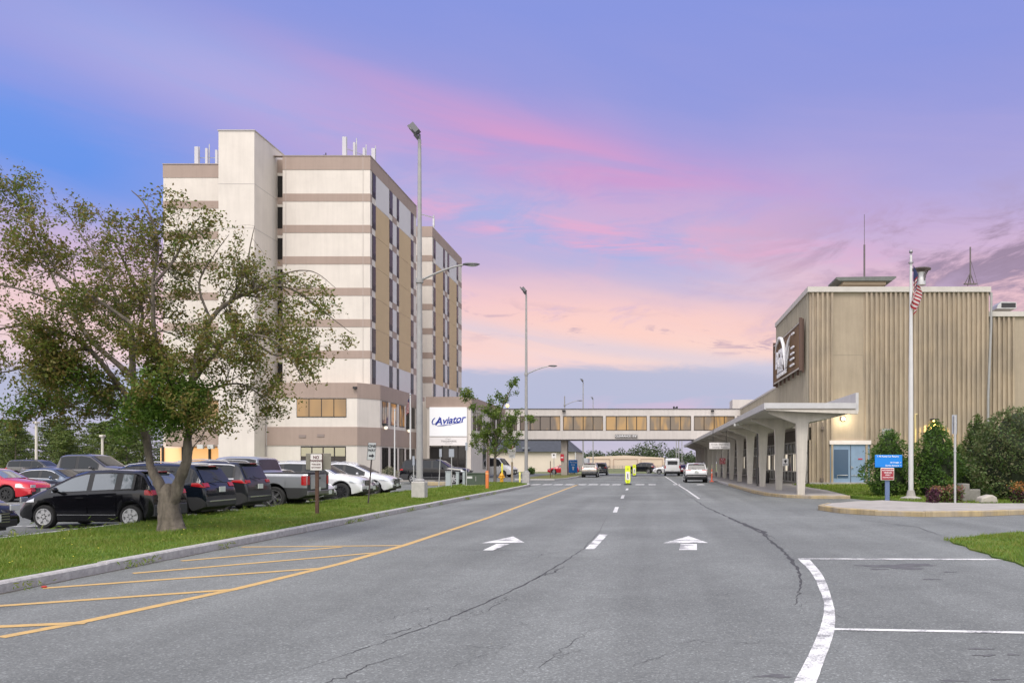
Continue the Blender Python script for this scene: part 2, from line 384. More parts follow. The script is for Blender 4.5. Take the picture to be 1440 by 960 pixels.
def markings():
    line_px('road_marking', [(0, 896), (117, 874), (233, 849), (333, 827.5), (480, 792), (568, 766.6), (690, 726.5), (813, 681)], .15, YPAINT)
    for a, c in [((-160, 888), (122, 875.5)), ((-60, 856), (333, 828.5)), ((60, 827), (456, 798.5)), ((187, 806), (535, 776.5)), ((255, 788.5), (480, 769), ), ((340, 769), (566, 766.8))]:
        line_px('road_marking', [a, c], .15, YPAINT, z=.0055)
    # white arc and bay lines
    Lq = [(1122, 785), (1143, 808), (1153, 830), (1159, 850), (1157, 870), (1151, 890), (1137, 920), (1115, 962), (1095, 1000)]
    Rq = [(1137, 785), (1155, 806), (1166, 830), (1173, 855), (1174, 880), (1168, 905), (1155, 940), (1146, 965), (1128, 1010)]
    def cm(pts, n=6):
        out = []; k = len(pts)
        for i in range(k - 1):
            p0, p1, p2, p3 = pts[max(i - 1, 0)], pts[i], pts[i + 1], pts[min(i + 2, k - 1)]
            for j in range(n):
                t = j / n; out.append(tuple(.5 * (2 * p1[c] + (p2[c] - p0[c]) * t + (2 * p0[c] - 5 * p1[c] + 4 * p2[c] - p3[c]) * t * t + (3 * p1[c] - p0[c] - 3 * p2[c] + p3[c]) * t ** 3) for c in (0, 1)))
        return out + [pts[-1]]
    strip_px('road_marking', [(x + random.uniform(-.7, .5), y) for x, y in cm(Lq)], [(x + random.uniform(-.4, .4), y) for x, y in cm(Rq)], WPAINT)
    line_px('road_marking', [(1128, 785.5), (1412, 786.5)], .17, WPAINT, z=.0055)
    line_px('road_marking', [(1170, 884.5), (1500, 890.5)], .10, WPAINT, z=.0055)
    for head, stem in [([(676.7, 763.5), (721.7, 754), (737.7, 762.7)], [(698, 764.5), (717, 764.5), (693, 773.5), (679, 773.5)]),
                       ([(933, 763.3), (968, 753.5), (996, 763)], [(957, 764.5), (980, 764.5), (980, 773), (955, 773)])]:
        b = MB(); b.add([(*G(*p), .0045) for p in head], [(0, 1, 2)]); b.add([(*G(*p), .0045) for p in stem], [(0, 3, 2, 1)])
        struct(b.build('arrow_marking', WPAINT))
    for q in [[(823, 771.7), (836, 771.7), (855, 751), (843, 751)], [(861.7, 720), (867.7, 720), (870.2, 712.7), (865, 712.7)],
              [(872.7, 700.5), (877, 700.5), (878.6, 696), (874.6, 696)], [(879.5, 689), (883, 689), (883.8, 686.5), (880.7, 686.5)]]:
        struct(MB().add([(*G(*p), .004) for p in q], [(0, 1, 2, 3)]).build('lane_dash', WPAINT))
    b = MB()
    for a, c in [(35, 95), (120, 180), (197, 260), (280, 345), (365, 430), (450, 515), (535, 600), (622, 682), (790, 855), (885, 937), (1065, 1115), (1235, 1290)]:
        x0, _ = G(740 + a * .1944, 681.2); x1, _ = G(740 + c * .1944, 681.2)
        b.add([(x0, 62.0, .004), (x1, 62.0, .004), (x1, 64.0, .004), (x0, 64.0, .004)], [(0, 1, 2, 3)])
    struct(b.build('crossing_marking', WPAINT))
    line_px('road_marking', [(983, 701), (966, 689), (948, 678), (936, 670)], .12, WPAINT)
    KERB_SHADE = mat('kerb_gap_shade', (.075, .068, .055), .95, var=.5, vscale=6)  # gap line and base shading of the kerbs, painted as dark brown strips
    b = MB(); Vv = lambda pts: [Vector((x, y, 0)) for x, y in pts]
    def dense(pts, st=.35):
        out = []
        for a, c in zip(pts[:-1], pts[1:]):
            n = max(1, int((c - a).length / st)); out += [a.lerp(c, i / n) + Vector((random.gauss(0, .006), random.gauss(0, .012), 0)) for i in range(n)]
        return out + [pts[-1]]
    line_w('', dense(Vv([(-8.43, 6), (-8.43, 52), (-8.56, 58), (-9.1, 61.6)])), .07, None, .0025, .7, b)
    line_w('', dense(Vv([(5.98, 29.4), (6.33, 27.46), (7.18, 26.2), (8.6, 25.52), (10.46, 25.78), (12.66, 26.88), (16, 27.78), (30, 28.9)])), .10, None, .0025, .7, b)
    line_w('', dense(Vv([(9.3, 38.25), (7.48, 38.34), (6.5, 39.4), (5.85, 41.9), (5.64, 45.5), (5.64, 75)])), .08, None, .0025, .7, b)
    struct(b.build('kerb_gap_shade', KERB_SHADE))
    # cracks and seams
    def crack(pts, w, jit=.02, sub=10, jag=.45):
        g = []; pp = [Vector((*G(*p), 0)) for p in pts]
        for a, c in zip(pp[:-1], pp[1:]):
            for i in range(sub): g.append(a.lerp(c, i / sub) + Vector((random.gauss(0, jit), random.gauss(0, jit), 0)))
        g.append(pp[-1]); return g, w, jag
    b = MB()
    cr = [([(340, 968), (486, 920), (537, 903), (613, 876.5), (680, 848), (747, 816.5), (790, 791.5), (820, 771.5), (843, 746.5), (853, 727), (863, 708)], .022, .012),
          ([(400, 980), (480, 953), (517, 935), (583, 916)], .014, .02), ([(536, 904), (545, 892), (590, 880), (626, 859)], .009, .03),
          ([(500, 884), (560, 866), (610, 853), (655, 849)], .006, .03), ([(640, 880), (700, 848), (730, 830)], .008, .03), ([(746, 816), (780, 804), (796, 795)], .03, .025),
          ([(690, 958), (760, 935), (815, 895), (860, 870)], .006, .035), ([(733, 788), (770, 778), (800, 774)], .012, .05), ([(590, 772), (690, 773), (800, 774)], .02, .03)]
    for pts, w, j in cr:
        g, w, jag = crack(pts, w, j); line_w('', g, w, None, .003, jag, b, taper=True)
    for s in range(26):
        px, py = random.uniform(500, 1150), random.uniform(770, 945); a = random.uniform(-.6, .6); n = random.randint(2, 4); pts = [(px, py)]
        for i in range(n): px += random.uniform(12, 40); py += random.uniform(-14, 8); pts.append((px, py))
        g, w, jag = crack(pts, .0045, .03, 6); line_w('', g, w, None, .003, jag, b, taper=True)
    g, w, jag = crack([(945, 683), (960, 691.5), (993, 713), (1027, 728), (1073, 750), (1103, 776.5), (1123, 800), (1126, 826), (1118, 850)], .07, .02, 14, .6)
    line_w('', g, w, None, .0035, jag, b, taper=True)
    g, w, jag = crack([(1200, 729), (1290, 741), (1340, 758)], .03, .02, 8); line_w('', g, w, None, .003, jag, b, taper=True)
    g, w, jag = crack([(1025, 729), (1060, 741), (1090, 757)], .12, .03, 12, .7); line_w('', g, w, None, .0025, jag, b, taper=True)
    struct(b.build('road_crack', CRACK))
    b = MB()
    for (px, py, rx, ry) in [(1262, 796, .42, .30), (1225, 795, .25, .12), (1290, 794, .3, .13), (1235, 800, .12, .07), (1308, 814, .12, .05), (1378, 912, .12, .03), (1385, 921, .09, .03), (1424, 920, .05, .03), (1340, 957, .1, .03), (1335, 804, .1, .04), (1405, 955, .08, .02), (1090, 950, .12, .06)]:
        x, y = G(px, py); n = 22; p0 = random.random() * 6; poly = []
        for i in range(n):
            a = 2 * PI * i / n; r = 1 + .45 * math.sin(3 * a + p0) * random.uniform(.3, 1) + random.uniform(-.25, .25); poly.append((x + rx * r * math.cos(a), y + ry * r * math.sin(a)))
        b.sheet(poly, .0022 + random.uniform(0, .001))
    struct(b.build('oil_stain', STAIN))
    # parking bay lines in car park
    b = MB()
    for y in np.arange(16.2, 46, 2.85): b.box(-18.6, -13.6, y, y + .1, -.1, .001)
    for y in np.arange(30.9, 62, 2.85): b.box(-31.5, -26, y, y + .1, -.1, .001)
    struct(b.build('bay_marking', WPAINT))

def in_poly(x, y, poly):
    r = np.zeros(len(x), bool); j = len(poly) - 1
    for i in range(len(poly)):
        xi, yi = poly[i]; xj, yj = poly[j]
        c = ((yi > y) != (yj > y)) & (x < (xj - xi) * (y - yi) / (yj - yi + 1e-12) + xi); r ^= c; j = i
    return r
def blades(name, poly, n, z, hmin, hmax, w, m, ypow=1.0, dens=None):
    P_ = np.array(poly); x = RNG.uniform(P_[:, 0].min(), P_[:, 0].max(), n); t = RNG.uniform(0, 1, n) ** ypow
    y = P_[:, 1].min() + t * (P_[:, 1].max() - P_[:, 1].min()); k = in_poly(x, y, poly)
    cl = np.sin(x * 2.1 + np.sin(y * 1.3) * 2) * np.sin(y * 1.7 + x) 
    k &= RNG.uniform(0, 1, n) < .72 + .28 * cl
    x = x[k]; y = y[k]; n = len(x)
    h = RNG.uniform(hmin, hmax, n) * (1 + .35 * cl[k]); a = RNG.uniform(0, PI, n); ww = w * RNG.uniform(.6, 1.4, n) * (.7 + y / 30)
    q = np.empty((n, 3, 3)); q[:, 0] = np.stack([x - np.cos(a) * ww, y - np.sin(a) * ww, np.full(n, z)], 1)
    q[:, 1] = np.stack([x + np.cos(a) * ww, y + np.sin(a) * ww, np.full(n, z)], 1)
    q[:, 2] = np.stack([x + RNG.normal(0, .5, n) * h, y + RNG.normal(0, .5, n) * h, z + h], 1)
    o = np_mesh(name, q.reshape(-1, 3), 3, m); o['kind'] = 'stuff'; return o
def grass():
    gm = leaf_mat('grass_blade', [(.085, .145, .014), (.12, .20, .018), (.155, .24, .025), (.25, .26, .06), (.11, .175, .018)], .4)
    tag(blades('grass', [(-13.35, 8), (-8.64, 8), (-8.64, 40), (-13.35, 40)], 150000, .14, .03, .085, .006, gm, 1.7), 'mown green grass covering the long verge between road and parked cars', 'grass')
    tag(blades('grass', [(-13.35, 40), (-8.64, 40), (-8.75, 58), (-10.4, 63.8), (-13.35, 64)], 22000, .14, .04, .09, .009, gm), 'mown grass at the narrow far end of the verge', 'grass')
    tag(blades('grass', [(6.3, 17.7), (9.0, 19.7), (12, 20.4), (12, 10.5), (7.4, 11.8), (6.1, 13.4)], 30000, .028, .04, .09, .006, gm), 'small corner of green lawn at right edge of the road', 'grass')
    tag(blades('grass', [(9.5, 38.6), (10, 46), (10, 57.8), (20, 57.8), (20, 31.2), (12.5, 31.2), (10.7, 32)], 30000, .137, .05, .12, .011, gm), 'grass bed in front of the blue doors and shrubs', 'grass')
    # weeds along kerb foot
    pts = []
    for k in range(20):
        y = random.uniform(9.5, 45); x = -8.43 + random.uniform(0, .07); 
        for i in range(random.randint(14, 50)): pts.append((x + abs(random.gauss(0, .06)), y + random.gauss(0, .16), random.uniform(.01, .12)))
    o = np_mesh('weeds', leaves(pts, .04, .10, .22), 4, MATS['grass_blade']); tag(o, 'tufts of weeds growing along the foot of the granite kerb', 'weeds', kind='stuff')
    pts = [(random.uniform(-13.2, -8.9), random.uniform(10, 24), .225) for i in range(55)]
    b = MB()
    for p in pts: b.ball(p, .012, (1, 1, .5), 6, 3)
    tag(b.build('wild_flowers', mat('dandelion', (.7, .6, .08), .6)), 'tiny yellow dandelions dotted over the grass verge', 'flowers', kind='stuff')
    # long grass around rear wheels by lot edge
    pts = []
    for k in range(60):
        y = random.uniform(16, 34); x = -13.55 + random.gauss(0, .08)
        for i in range(12): pts.append((x + random.gauss(0, .08), y + random.gauss(0, .2), .08 + abs(random.gauss(0, .09))))
    o = np_mesh('long_grass', leaves(pts, .08, .2, .14, up=-.2), 4, MATS['grass_blade']); tag(o, 'unmown long grass along the car park edge of the verge', 'grass', kind='stuff')

# ------------------------------------------------------------------ hotel
def hotel():
    CREAM = mat('cream_stucco', (.62, .57, .51), .85, var=.06, vscale=.5, bump=.12, bscale=40, streak=.07)
    TAUPE = mat('taupe_stucco', (.335, .258, .215), .85, var=.05, vscale=.6, bump=.12, bscale=40, streak=.08)
    TAN = mat('tan_panel', (.50, .375, .22), .85, var=.04, vscale=.5, bump=.12, bscale=40)
    PANEL = mat('white_panel', (.58, .565, .56), .7, var=.03, vscale=.5)
    FRAME = mat('bronze_frame', (.035, .03, .028), .4, .4)
    JOINT = mat('joint_sealant', (.42, .39, .37), .9)
    AMB = lit_window_mat('amber_window', .34 , lin(200, 155, 98), lin(160, 125, 85), .3, .45)
    HG = mat('hotel_glass', (.02, .019, .018), .22, spec=.22)
    h = thing('hotel', 'tall cream hotel with taupe bands and tan window bays', 'hotel', (-34, 72, 0))
    W = dict(parent=h, world=True)
    xl, xr, y0, y1, zt = -44.1, -24.7, 72.0, 86.2, 28.6
    # main walls: right block, left block, rear block and link
    b = MB(); b.box(-32.4, xr, y0, y1, 0, zt); b.box(-36.5, -32.4, 72.75, y1, 0, zt); b.box(xl, -36.5, 74, y1, 0, zt)
    b.box(-40, -28.5, y1, 93, 0, zt - .4); b.box(xl, -24.85, 93, 107.5, 0, zt - .1)
    b.build('wall', CREAM, **W)
    b = MB(); b.box(-36.2, -33.2, 68.5, 74.0, 0, 29.45); b.build('stair_tower', CREAM, **W)
    b = MB()
    for z in (10.2, 13.9, 17.6, 21.3, 25.0): b.box(-36.2, -33.19, 68.49, 72.7, z, z + .035)
    b.box(-36.26, -33.14, 68.44, 74.0, 29.45, 29.53)
    b.build('joint_line', JOINT, **W)
    # bands
    tops = [zt] + [25.34 - 2.76 * k for k in range(6)]
    for k, z in enumerate(tops):
        hh = 1.16 if k == 0 else .68
        b = MB(); e = .03
        b.box(-32.4, xr + e, y0 - e, y0, z - hh, z + (.02 if k == 0 else 0))
        b.box(-33.2, -32.4, 72.75 - e, 72.75, z - hh, z); b.box(xl - e, -36.5, 74 - e, 74, z - hh, z)
        b.box(xl - e, xl, 74, 86, z - hh, z)
        if k == 0:
            b.box(xr, xr + e, y0, y1 + e, z - hh, z + .02); b.box(-24.85, -24.85 + e, 93, 107.5, z - hh - .1, z - .08)
            b.box(-28.5, -24.85 + e, 93 - e, 93, z - hh - .1, z - .08)
        else:
            for (a, c) in ((72, 72.45), (78.2, 79.5), (85.15, y1)): b.box(xr, xr + .012, a, c, z - hh, z)
            b.box(-28.5, -24.85 + .02, 93 - e, 93, z - hh - .1, z - .1)
            for (a, c) in ((93, 93.5), (98.7, 99.9), (105.6, 107.5)): b.box(-24.85, -24.85 + .012, a, c, z - hh - .1, z - .1)
        b.build('roof_band' if k == 0 else 'floor_band', TAUPE, **W)
    b = MB(); b.box(xl - .05, -36.2, 73.93, 74.3, zt + .02, zt + .1); b.box(-33.2, xr + .06, 71.93, 72.3, zt + .025, zt + .1); b.box(xr - .3, xr + .06, 72.3, y1, zt + .025, zt + .1)
    b.build('parapet_cap', mat('parapet_metal', (.30, .25, .23), .6), **W)
    # side facade bays
    def bay(xf, ys, ztop, sc):
        w1, p1, w2, g1, w3, p2, w4 = ys
        for row in range(7):
            zt_ = ztop - 2.76 * row; zb_ = zt_ - 2.2
            for (a, c) in (w1, w2, w3, w4):
                b = MB(); b.mi = 0; b.box(xf - .05, xf + .035, a, c, zb_, zt_ - .03); b.mi = 1
                b.box(xf, xf + .045, a + .09, c - .09, zb_ + .55, zt_ - .13); b.mi = 2; 
                for i in range(5): b.box(xf, xf + .05, a + .1, c - .1, zb_ + .08 + i * .09, zb_ + .13 + i * .09)
                b.build('window', [FRAME, HG, FRAME], **W)
        for (a, c) in (p1, p2):
            b = MB(); b.box(xf, xf + .022, a, c, ztop - 2.7, ztop); b.box(xf, xf + .022, a, c, ztop - 2.76 * 7 + .5, ztop - 2.76 * 6 - .02); b.build('white_panel', PANEL, **W)
            b = MB()
            for r in range(1, 6): b.box(xf, xf + .025, a - .03, c + .03, ztop - 2.76 * (r + 1) + .03, ztop - 2.76 * r)
            b.build('tan_panel', TAN, **W)
        b = MB(); b.box(xf, xf + .014, g1[0], g1[1], ztop - 2.76 * 7 + .5, ztop); b.build('white_panel', PANEL, **W)
        b = MB()
        for r in range(1, 7): b.box(xf, xf + .02, g1[0], g1[1], ztop - 2.76 * r - .02, ztop - 2.76 * r + .62)
        b.build('spandrel', TAUPE, **W)
    bay(xr, ((72.5, 73.4), (73.4, 77.2), (77.2, 78.2), (78.2, 79.5), (79.5, 80.2), (80.2, 84.1), (84.1, 85.1)), 27.44, 1)
    bay(-24.85, ((93.5, 94.4), (94.4, 97.8), (97.8, 98.7), (98.7, 99.9), (99.9, 100.8), (100.8, 104.6), (104.6, 105.5)), 27.3, 1)
    # recess windows beside stair tower
    for row in range(7):
        zz = 27.3 - 2.76 * row
        b = MB(); b.mi = 0; b.box(-33.17, -32.66, 72.7, 72.75, zz - 2.05, zz - .15); b.mi = 1; b.box(-33.11, -32.72, 72.68, 72.7, zz - 1.98, zz - .22)
        b.build('window', [FRAME, HG], **W)
    b = MB()
    b.box(-25.33, -25.31, y0 - .034, y0, 8.6, zt); b.box(-32.12, -32.1, y0 - .034, y0, 8.6, zt)
    for z in [t - .68 - .9 for t in tops[1:]]: pass
    b.build('joint_line', JOINT, **W)
    # podium
    POD = [(-33.2, 70.5), (-25.3, 70.5), (-23.96, 72.4), (-23.96, 86.5), (-33.2, 86.5)]
    def ring(e): return [(-33.2, 70.5 - e), (-25.3 + .4 * e, 70.5 - e), (-23.96 + e, 72.4 - .4 * e), (-23.96 + e, 86.5), (-33.2, 86.5)]
    b = MB(); b.prism(POD, 0, 8.5); b.build('podium_wall', CREAM, **W)
    b = MB(); b.prism(ring(.04), 7.25, 8.57); b.build('podium_band', TAUPE, **W)
    b = MB(); b.prism(ring(.06), 3.17, 4.77); b.build('podium_band', TAUPE, **W)
    def win(x0, x1, y, z0, z1, n, m, axis='x', yb=None, shades=False):
        b = MB(); b.mi = 0
        if axis == 'x':
            b.box(x0, x1, y - .03, y + .05, z0, z1); b.mi = 1; w = (x1 - x0) / n
            for i in range(n): b.box(x0 + i * w + .04, x0 + (i + 1) * w - .04, y - .04, y, z0 + .07, z1 - .07)
            if shades:
                b.mi = 2
                for i in range(n): b.box(x0 + i * w + .06, x0 + (i + 1) * w - .06, y - .05, y, z1 - .85, z1 - .12)
        else:
            b.box(y - .05, y + .03, x0, x1, z0, z1); b.mi = 1; w = (x1 - x0) / n
            for i in range(n): b.box(y, y + .04, x0 + i * w + .04, x0 + (i + 1) * w - .04, z0 + .07, z1 - .07)
        return b.build('window', [FRAME, m, mat('roller_blind', (.40, .37, .26), .8)], **W)
    X = lambda px, d: (px - CX) * d / F
    win(X(417.3, 70.5), X(487.2, 70.5), 70.5, 5.6, 7.22, 4, AMB)
    win(X(423, 70.5), X(486.5, 70.5), 70.5, .3, 3.1, 4, mat('lobby_glass', (.03, .024, .02), .08), shades=True)
    sy = [(72.9, 74.6), (75.3, 77.2), (77.9, 79.5), (80.1, 81.2), (81.9, 83.0), (83.6, 84.8)]
    AMB2 = lit_window_mat('amber_side_window', .34, lin(190, 130, 55), lin(60, 48, 45), .5, .5)
    for i, (a, c) in enumerate(sy):
        win(a, c, -23.96, 5.1, 7.2, 3, AMB2 if i < 3 else HG, 'y'); win(a, c, -23.96, .8, 3.05, 3, mat('lobby_dark', (.022, .02, .02), .08), 'y')
    # left wing ground floor: lit entrance under a taupe band, upper window
    b = MB(); b.box(-42.4, -36.2, 71.5, 74, 3.1, 4.8); b.build('entrance_canopy', TAUPE, **W)
    b = MB(); b.box(-44, -36.25, 73.3, 73.99, 4.8, 8.3); b.build('podium_wall', CREAM, **W)
    win(-41.5, -36.4, 73.3, 5.6, 7.3, 5, AMB)
    WARM = mat('warm_entrance_light', (.6, .4, .25), .7, emit=lin(255, 190, 120), estr=.36)
    b = MB(); b.box(-44, -36.3, 73.4, 73.95, .1, 3.0); b.build('lit_entrance', WARM, **W)
    b = MB()
    for x in (-43.8, -42, -39.6, -37.6, -36.6): b.box(x, x + .16, 73.2, 73.39, 0, 3.1)
    b.build('door_frame', FRAME, **W)
    b = MB()
    for x in (-39.5, -38.6, -37.7): b.box(x, x + .5, 71.2, 71.49, 2.9, 3.25)
    b.build('floodlight', WHITE, **W)
    # small fittings
    b = MB()
    for (px, py) in ((425, 613), (451, 612)): x, y, z = P(px, py, 70.4); b.box(x - .3, x + .3, 70.4, 70.5, z - .12, z + .12)
    b.build('vent', mat('vent_taupe', (.24, .19, .17), .7), **W)
    b = MB(); x, y, z = P(499, 545, 70.3); b.box(x - .15, x + .15, 70.2, 70.47, z - .1, z + .1); b.build('floodlight', BLACK, **W)
    for y in (73, 80):
        b = MB(); b.mi = 0; b.box(-23.92, -23.6, y, y + .4, 4.95, 5.2); b.mi = 1; b.ball((-23.7, y + .2, 4.8), .17, n=8, m=5)
        b.build('wall_lamp', [BLACK, mat('globe_lamp', (.8, .78, .7), .4, emit=lin(255, 240, 215), estr=.35)], **W)
    b = MB(); b.tube([(-33.1, 70.46, .3), (-33.1, 70.46, 8.4)], .06, 6); b.build('downpipe', mat('pipe_grey', (.35, .32, .3), .6), **W)
    # roof antennas
    def panels(cx, cy, z, n, dx, dy):
        a = thing('roof_antenna', 'x', 'antenna', (cx, cy, z)); b = MB()
        for i in range(n):
            hw_ = .17 if i in (0, n - 1) else .10; b.box(i * dx - hw_, i * dx + hw_, i * dy - .1, i * dy + .1, .35 + .1 * (i % 2), 2.2 - .15 * (i % 3))
        b.build('antenna_panel', mat('antenna_grey', (.46, .45, .47), .5), a); b = MB()
        for i in range(n): b.tube([(i * dx + .1, i * dy + .25, 0), (i * dx + .1, i * dy + .25, 2.3 + .25 * (i % 2))], .045, 6)
        for k in (.6, 1.3): b.tube([(0, .3, k), (dx * (n - 1), .3 + dy * (n - 1), k)], .035, 5)
        b.build('mast', STEEL, a); return a
    tag(panels(-41.9, 75.5, zt, 4, .92, 0), 'white panel antennas on the hotel roof left of stair tower', 'antenna')
    tag(panels(-27.4, 73.2, zt, 4, .56, .9), 'white panel antennas at the front right corner of hotel roof', 'antenna')
    a = thing('roof_antenna', 'thin bracket aerial on the roof of the rear hotel block', 'antenna', (-25.2, 95, 28.5)); b = MB()
    b.tube([(0, 0, 0), (0, 0, 1.9)], .08, 6); b.tube([(0, 0, 1.6), (-1.2, -1, 1.7)], .06, 5); b.build('mast', STEEL, a); MB().box(-.1, .1, -.1, .1, .6, 1.5).build('antenna_panel', STEEL, a)
    a = thing('roof_antenna', 'low dark angled aerial on front edge of hotel roof', 'antenna', (-29.2, 73, zt)); b = MB()
    b.tube([(0, 0, .5), (1.6, .3, .25)], .05, 5); b.tube([(.2, 0, 0), (.2, 0, .7)], .05, 5); b.tube([(1.6, .3, 0), (1.8, .3, .9)], .04, 5); b.build('mast', BLACK, a)

def annex():
    CREAM, TAUPE, FRAME = MATS['cream_stucco'], MATS['taupe_stucco'], MATS['bronze_frame']
    a = thing('hotel_annex', 'low cream entrance block carrying the lit white sign', 'entrance block', (-20.5, 86, 0)); W = dict(parent=a, world=True)
    b = MB(); b.box(-22.7, -18.25, 83, 91, 0, 8.25); b.box(-22.7, -18.25, 91, 102, 4.5, 8.25); b.box(-24, -22.7, 84.5, 102, 0, 8); b.build('wall', CREAM, **W)
    b = MB(); b.box(-22.8, -18.15, 82.9, 102, 7.25, 8.36); b.build('roof_band', TAUPE, **W)
    b = MB(); b.box(-18.9, -18.2, 91.8, 92.5, 0, 4.5); b.build('pillar', TAUPE, **W)
    b = MB(); b.box(-22.3, -18.75, 82.9, 83.0, .1, 3.3); b.build('entrance_glass', mat('lobby_dark', (.022, .02, .02), .08), **W)
    b = MB()
    for x in (-22.4, -21.2, -20.4, -19.6, -18.85): b.box(x, x + .12, 82.85, 82.9, .1, 3.4)
    b.box(-22.4, -18.7, 82.84, 82.85, 1.95, 2.1); b.build('door_frame', FRAME, **W)
    b = MB()
    for (y0, y1, z0, z1) in ((84, 85.5, 5, 7), (86, 88.4, 5, 7), (88.8, 90.5, 1, 3.6), (93, 96, 5.3, 7), (97, 100, 5.3, 7)): b.box(-18.25, -18.22, y0, y1, z0, z1)
    b.build('window', DARKW, **W)
    s = thing('hotel_sign', 'lit white sign reading Aviator in blue script on the entrance block', 'sign', (-20.5, 82.7, 3.5)); W2 = dict(parent=s, world=True)
    x0, x1 = -22.35, -18.6
    MB().box(x0, x1, 82.62, 82.88, 4.35, 7.28).build('sign_panel', mat('lit_sign_face', (.70, .70, .71), .4, emit=(1, 1, 1), estr=.12), bevel=.01, **W2)
    MB().box(x0, x1, 82.64, 82.88, 3.42, 4.26).build('lower_panel', mat('dim_sign_face', (.66, .63, .62), .4, emit=(1, .95, .93), estr=.08), **W2)
    BL = mat('sign_blue_script', (.01, .035, .33), .4)
    up = Vector((-.13, 0, 1)); rt = Vector((1, 0, .13))
    text_mesh('lettering', 'Aviator', .98, BL, s, (-20.3, 82.6, 5.95), rt, up, shear=.42, bold=.022, world=True)
    b = MB(); Y = 82.6
    b.tube([(-21.78, Y, 6.2), (-21.98, Y, 6.02), (-22.08, Y, 5.75), (-21.98, Y, 5.55), (-21.75, Y, 5.6), (-21.5, Y, 5.9), (-21.3, Y, 6.3)], [.04, .055, .06, .055, .05, .045, .035], 5)
    b.tube([(-21.6, Y, 5.4), (-20.9, Y, 5.44), (-20.45, Y, 5.52)], [.015, .05, .02], 5); b.tube([(-20.1, Y, 5.58), (-19.5, Y, 5.7), (-18.92, Y, 5.78)], [.02, .05, .015], 5)
    b.tube([(-20.42, Y, 5.52), (-20.28, Y, 5.44), (-20.14, Y, 5.5), (-20.25, Y, 5.6), (-20.4, Y, 5.54)], .018, 5)
    b.build('swoosh', BL, **W2)
    GR = mat('grey_lettering', (.12, .11, .12), .6)
    text_mesh('lettering', 'TRADEMARK', .26, GR, s, (-20.4, 82.62, 3.84), space=1.1, world=True); text_mesh('lettering', 'COLLECTION', .1, GR, s, (-20.4, 82.62, 3.62), space=1.3, world=True)
    b = MB(); b.tube([(-20.75, 82.62, 4.08), (-20.6, 82.62, 4.14), (-20.4, 82.62, 4.06), (-20.2, 82.62, 4.12)], .012, 4); b.build('emblem', GR, **W2)

